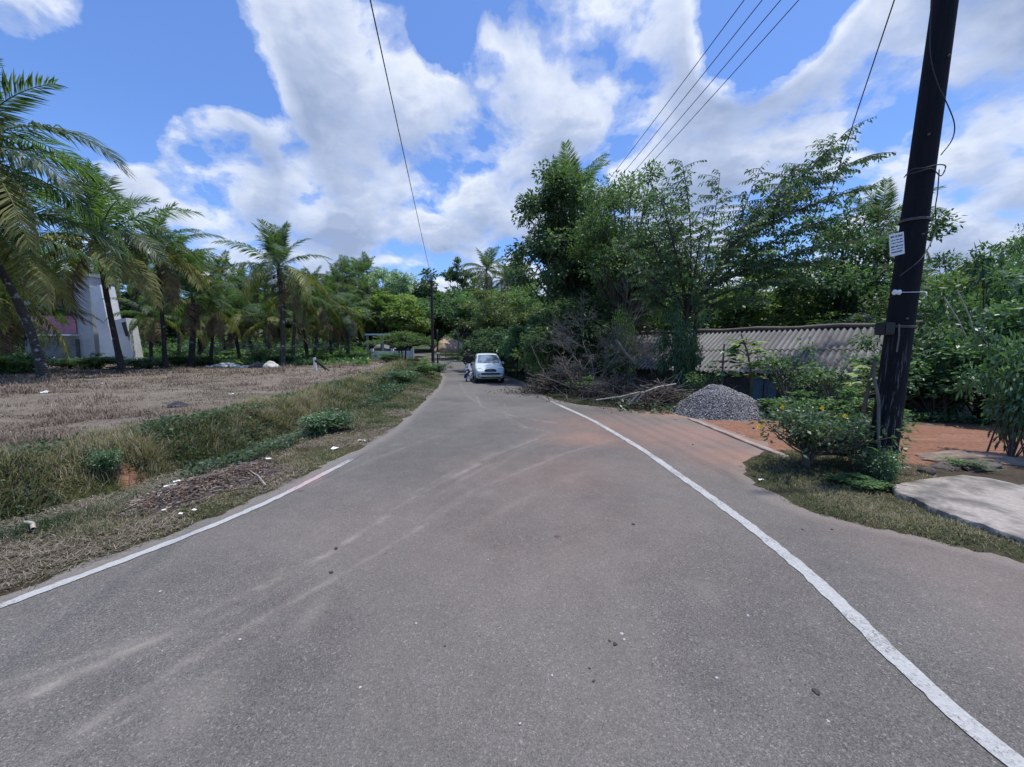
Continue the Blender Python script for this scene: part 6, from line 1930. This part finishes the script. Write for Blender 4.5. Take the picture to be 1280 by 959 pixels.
    for s in (-1, 1):
        for yy in (.62, 2.9):
            wh = bpy.data.objects.new('wheel', None); COL.objects.link(wh); wh.parent = o; wh.location = (s * .66, yy, .27)
            m = MB(); m.tube([(-.085, 0, 0), (-.08, 0, 0), (-.05, 0, 0), (.05, 0, 0), (.08, 0, 0), (.085, 0, 0)], [.17, .24, .27, .27, .24, .17], 24); m.build('tyre', M['tyre'], wh)
            m = MB(); m.tube([(s * .06, 0, 0), (s * .09, 0, 0), (s * .092, 0, 0)], [.17, .165, .05], 20); m.build('rim', M['rim'], wh)
            m = MB(); m.tube([(s * -.02, 0, .03), (s * .088, 0, .03)], .335, 24); 
    return o
def bake(ob):
    dg_ = bpy.context.evaluated_depsgraph_get(); dg_.update()
    ev = ob.evaluated_get(dg_)
    me = bpy.data.meshes.new_from_object(ev)
    ob.modifiers.clear(); old = ob.data; ob.data = me
    me.polygons.foreach_set('use_smooth', np.ones(len(me.polygons), bool))
    bpy.data.meshes.remove(old)
    me.name = ob.name
car()

# ------------------------------------------------------------------ person walking beside the car
def skin(name, verts, edges, rad, mat, parent, sub=2, root=0):
    me = bpy.data.meshes.new(name); me.from_pydata(verts, edges, []); me.update()
    ob = link(name, me, parent)
    me.materials.append(mat)
    md = ob.modifiers.new('skin', 'SKIN'); md.use_smooth_shade = True
    for i, r in enumerate(rad):
        v = me.skin_vertices[0].data[i]; v.radius = r if isinstance(r, tuple) else (r, r); v.use_root = (i == root)
    ms = ob.modifiers.new('sub', 'SUBSURF'); ms.levels = ms.render_levels = sub
    bake(ob)
    ob.data.materials.clear(); ob.data.materials.append(mat)
    return ob
def person():
    x = at(586, 20.6); y = 20.6
    o = tag(empty('person', (x, y, .01), R(8)), 'person in a black long sleeved top and black and white patterned skirt beside the car', 'person')
    V = [(0, 0, .86), (0, .01, 1.05), (0, .02, 1.25), (0, .01, 1.36), (0, -.01, 1.43), (0, -.02, 1.52), (0, -.02, 1.60),
         (-.16, .01, 1.33), (-.25, .05, 1.10), (-.17, -.10, .98), (-.12, -.15, .97), (.16, .01, 1.33), (.25, .05, 1.10), (.17, -.10, .98), (.12, -.15, .97),
         (-.09, 0, .82), (-.11, -.12, .46), (-.13, .10, .09), (-.14, .0, .03), (.09, 0, .82), (.10, -.05, .45), (.10, -.06, .08), (.11, -.18, .03)]
    E = [(0, 1), (1, 2), (2, 3), (3, 4), (4, 5), (5, 6), (3, 7), (7, 8), (8, 9), (9, 10), (3, 11), (11, 12), (12, 13), (13, 14), (0, 15), (15, 16), (16, 17), (17, 18), (0, 19), (19, 20), (20, 21), (21, 22)]
    r = [(.14, .10), (.125, .09), (.15, .10), (.11, .08), .048, (.078, .09), (.07, .085), .055, .042, .03, .036, .055, .042, .03, .036, .085, .062, .04, .035, .085, .062, .04, .035]
    skin('body', V, E, r, M['skin'], o)
    Vt = [(0, 0, .84), (0, .01, 1.05), (0, .02, 1.25), (0, .01, 1.37), (-.16, .01, 1.34), (-.31, .05, 1.09), (-.18, -.09, .985), (.16, .01, 1.34), (.31, .05, 1.09), (.18, -.09, .985)]
    skin('top', Vt, [(0, 1), (1, 2), (2, 3), (3, 4), (4, 5), (5, 6), (3, 7), (7, 8), (8, 9)], [(.2, .14), (.18, .13), (.2, .14), (.13, .1), .09, .075, .055, .09, .075, .055], M['shirt'], o)
    # skirt: lofted cloth with folds
    n = 28; rows = []
    for z, a, b_, f in ((.95, .17, .125, 0), (.85, .195, .15, .01), (.65, .21, .19, .02), (.45, .23, .24, .03), (.18, .265, .30, .04), (.16, .255, .29, .04)):
        t = np.arange(n) * 2 * PI / n
        rr = 1 + f * 3 * np.sin(5 * t + z * 3)
        rows.append(np.stack([a * rr * np.cos(t), b_ * rr * np.sin(t) - .03 * (1 - z), np.full(n, z)], -1))
    i = np.arange(5)[:, None] * n; j = np.arange(n)[None]; k = (j + 1) % n
    link('skirt', mesh_np('skirt', np.concatenate(rows), [np.stack([i + j, i + k, i + n + k, i + n + j], -1).reshape(-1, 4)], [M['pattern']], smooth=True), o)
    m = MB(); th = np.linspace(0.05, PI * .62, 8)
    m.tube([(0, .012, 1.575 + .125 * math.cos(q)) for q in th], [.112 * math.sin(q) + .004 for q in th], 16, caps=False)
    m.build('hair', M['hair'], o)
    for s in (-1, 1):
        m = MB(); m.box((s * .12, -.1 if s > 0 else .03, .025), (.09, .24, .05), bev=.02); m.build('shoe', M['black'], o)
person()

# ------------------------------------------------------------------ sky and sun
SUN_EL, SUN_AZ = R(79), R(72)
sd = bpy.data.lights.new('sun', 'SUN'); sd.energy = 3.6; sd.angle = R(1.3); sd.color = (1, .955, .88)
so = bpy.data.objects.new('sun', sd); COL.objects.link(so)
sdir = Vector((math.sin(SUN_AZ) * math.cos(SUN_EL), math.cos(SUN_AZ) * math.cos(SUN_EL), math.sin(SUN_EL)))
so.rotation_euler = sdir.to_track_quat('Z', 'Y').to_euler()
so.location = (0, 0, 40)

world = bpy.data.worlds.new('World'); scene.world = world; world.use_nodes = True
nt = world.node_tree
bg = nt.nodes['Background']
sky = N(nt, 'ShaderNodeTexSky'); sky.sky_type = 'NISHITA'; sky.sun_disc = False
sky.sun_elevation = SUN_EL; sky.sun_rotation = SUN_AZ; sky.air_density = 1.0; sky.dust_density = .6; sky.ozone_density = 2.5
tc = N(nt, 'ShaderNodeTexCoord')
dirv = tc.outputs['Generated']
sx = N(nt, 'ShaderNodeSeparateXYZ'); nt.links.new(dirv, sx.inputs[0])
zc = math_n(nt, 'ADD', math_n(nt, 'MAXIMUM', sx.outputs[2], 0), .42)
cb = N(nt, 'ShaderNodeCombineXYZ')
nt.links.new(math_n(nt, 'DIVIDE', sx.outputs[0], zc), cb.inputs[0]); nt.links.new(math_n(nt, 'DIVIDE', sx.outputs[1], zc), cb.inputs[1])
Qv = cb.outputs[0]
def vadd(v, w):
    a = N(nt, 'ShaderNodeVectorMath', operation='ADD'); nt.links.new(v, a.inputs[0])
    if isinstance(w, tuple): a.inputs[1].default_value = w
    else: nt.links.new(w, a.inputs[1])
    return a.outputs[0]
# warp for wind-torn edges
wn = noise_node(nt, 4.0, 3, .5, Qv)
wv = N(nt, 'ShaderNodeVectorMath', operation='MULTIPLY_ADD'); nt.links.new(wn.outputs['Color'], wv.inputs[0]); wv.inputs[1].default_value = (.10, .10, 0); wv.inputs[2].default_value = (-.05, -.05, 0)
Qw = vadd(Qv, wv.outputs[0])
sq = np.array([sdir[0], sdir[1]]) / (sdir[2] + .42)
def dens_noise(v):
    a = noise_node(nt, 2.9, 11, .57, v)
    return a.outputs[0]
d0 = dens_noise(Qw)
# towards the sun
tow = N(nt, 'ShaderNodeVectorMath', operation='SUBTRACT'); tow.inputs[0].default_value = (sq[0], sq[1], 0); nt.links.new(Qw, tow.inputs[1])
nrm_ = N(nt, 'ShaderNodeVectorMath', operation='NORMALIZE'); nt.links.new(tow.outputs[0], nrm_.inputs[0])
scl = N(nt, 'ShaderNodeVectorMath', operation='SCALE'); nt.links.new(nrm_.outputs[0], scl.inputs[0]); scl.inputs['Scale'].default_value = .055
d1 = dens_noise(vadd(Qw, scl.outputs[0]))
# where the big clouds stand (directions on the sky)
BL = [(300, 40, 9, .22), (380, 80, 8, .24), (440, 160, 8, .24), (480, 90, 8, .2), (520, 200, 8, .26), (570, 170, 6, .22), (620, 175, 6, .24), (585, 260, 8, .26), (650, 250, 7, .26), (700, 150, 7, .26),
      (740, 60, 8, .3), (800, 20, 7, .3), (800, 110, 6, .34), (845, 140, 5, .28), (840, 190, 5, .2), (690, 210, 7, .24), (610, 40, 5, .07), (265, 178, 3.6, .5), (310, 203, 3.4, .48), (235, 155, 2.6, .42), (290, 140, 2.2, .34), (160, 225, 4, .2), (215, 250, 4.5, .2), (120, 240, 4, .2), (290, 270, 4, .2), (60, 260, 6, .1), (270, 290, 4, .14), (400, 300, 6, .2), (460, 295, 6, .2), (530, 305, 7, .2),
      (320, 300, 6, .14), (940, 130, 5, .16), (1000, 170, 6, .2), (920, 210, 6, .2), (860, 230, 5, .12), (1060, 130, 7, .22), (1090, 60, 6, .18), (1130, 230, 7, .2), (1240, 110, 8, .24), (1230, 200, 9, .34), (1180, 250, 7, .2), (1280, 30, 8, .2), (1180, 300, 8, .24), (1000, 290, 8, .15), (640, 310, 8, .16), (35, 15, 3.4, .36), (140, 12, 3.4, .4), (1400, 150, 14, .2), (740, -160, 12, .15),
      (560, 75, 4, -.25), (660, 85, 3.5, -.26), (615, 105, 3, -.25), (570, 20, 3, -.16), (650, 25, 3, -.16), (600, 45, 2, .14), (640, 45, 2, .12), (930, 45, 6, -.45), (900, 90, 3.5, -.35), (1010, 40, 5, -.3), (980, 90, 4, -.2), (385, 235, 4.5, -.3), (340, 150, 4, -.3), (360, 270, 3, -.2), (90, 110, 12, -.3), (200, 80, 8, -.3), (210, 150, 4, -.2), (425, 262, 3, -.16), (260, 110, 4, -.3), (300, 120, 3, -.2), (660, 70, 3, -.16), (560, 110, 3, -.2), (545, 60, 3, -.2), (1190, 120, 3, -.14), (1170, 190, 3, -.1), (880, 20, 5, -.18)]
tot = None
for (px, py, deg, k) in BL:
    v = ray(px, py); v = v / np.linalg.norm(v)
    dp = N(nt, 'ShaderNodeVectorMath', operation='DOT_PRODUCT'); nt.links.new(dirv, dp.inputs[0]); dp.inputs[1].default_value = tuple(v)
    e = math_n(nt, 'MULTIPLY_ADD', dp.outputs['Value'], 1 / (R(deg) ** 2), -1 / (R(deg) ** 2))
    e = math_n(nt, 'MULTIPLY', math_n(nt, 'EXPONENT', e), k)
    tot = e if tot is None else math_n(nt, 'ADD', tot, e)
hband = math_n(nt, 'MULTIPLY', math_n(nt, 'MULTIPLY_ADD', sx.outputs[2], -2.6, 1.0, clamp=True), .17)
bias = math_n(nt, 'MINIMUM', math_n(nt, 'MULTIPLY_ADD', tot, .92, hband), .31)
dd = math_n(nt, 'ADD', math_n(nt, 'MULTIPLY_ADD', d0, 1.9, -.95), math_n(nt, 'ADD', bias, -.15))
mask = ramp(nt, dd, [(0.0, (0, 0, 0)), (.05, (.3, .3, .3)), (.16, (.88, .88, .88)), (.26, (1, 1, 1))])
mask.color_ramp.interpolation = 'EASE'
core = ramp(nt, dd, [(.1, (0, 0, 0)), (.44, (1, 1, 1))]).outputs[0]
sm0 = noise_node(nt, 2.9, 3, .5, Qw).outputs[0]
scl2 = N(nt, 'ShaderNodeVectorMath', operation='SCALE'); nt.links.new(nrm_.outputs[0], scl2.inputs[0]); scl2.inputs['Scale'].default_value = .12
sm1 = noise_node(nt, 2.9, 3, .5, vadd(Qw, scl2.outputs[0])).outputs[0]
lit = math_n(nt, 'ADD', math_n(nt, 'MULTIPLY_ADD', math_n(nt, 'SUBTRACT', d0, d1), 2.7, .66), math_n(nt, 'MULTIPLY', math_n(nt, 'SUBTRACT', sm0, sm1), 2.0), clamp=True)
cw = N(nt, 'ShaderNodeRGBToBW'); nt.links.new(core, cw.inputs[0])
lit2 = math_n(nt, 'SUBTRACT', lit, math_n(nt, 'MULTIPLY', cw.outputs[0], .85), clamp=True)
ccol = ramp(nt, lit2, [(0, (2.7, 3.4, 5.0)), (.4, (4.1, 4.8, 6.4)), (.75, (6.4, 6.9, 7.9)), (1, (8.6, 8.8, 9.1))]).outputs[0]
# blue tint of the camera's sky
skyc = mix(nt, 1.0, sky.outputs[0], (.92, 1.17, 1.62), 'MULTIPLY')
mk = N(nt, 'ShaderNodeRGBToBW'); nt.links.new(mask.outputs[0], mk.inputs[0])
hz = ramp(nt, sx.outputs[2], [(0.0, (1, 1, 1)), (.28, (0, 0, 0))]).outputs[0]
hb = N(nt, 'ShaderNodeRGBToBW'); nt.links.new(hz, hb.inputs[0])
fin = mix(nt, math_n(nt, 'MULTIPLY', mk.outputs[0], .96), skyc, ccol)
nt.links.new(fin, bg.inputs['Color'])
bg.inputs['Strength'].default_value = .1

vs = scene.view_settings
scene.display_settings.display_device = 'sRGB'
vs.view_transform = 'Standard'; vs.look = 'None'; vs.gamma = 1; vs.use_curve_mapping = False
vs.exposure = 0.36
scene.cycles.max_bounces = 8
scene.cycles.diffuse_bounces = 5
scene.cycles.glossy_bounces = 2
scene.cycles.transmission_bounces = 6
scene.cycles.use_denoising = True
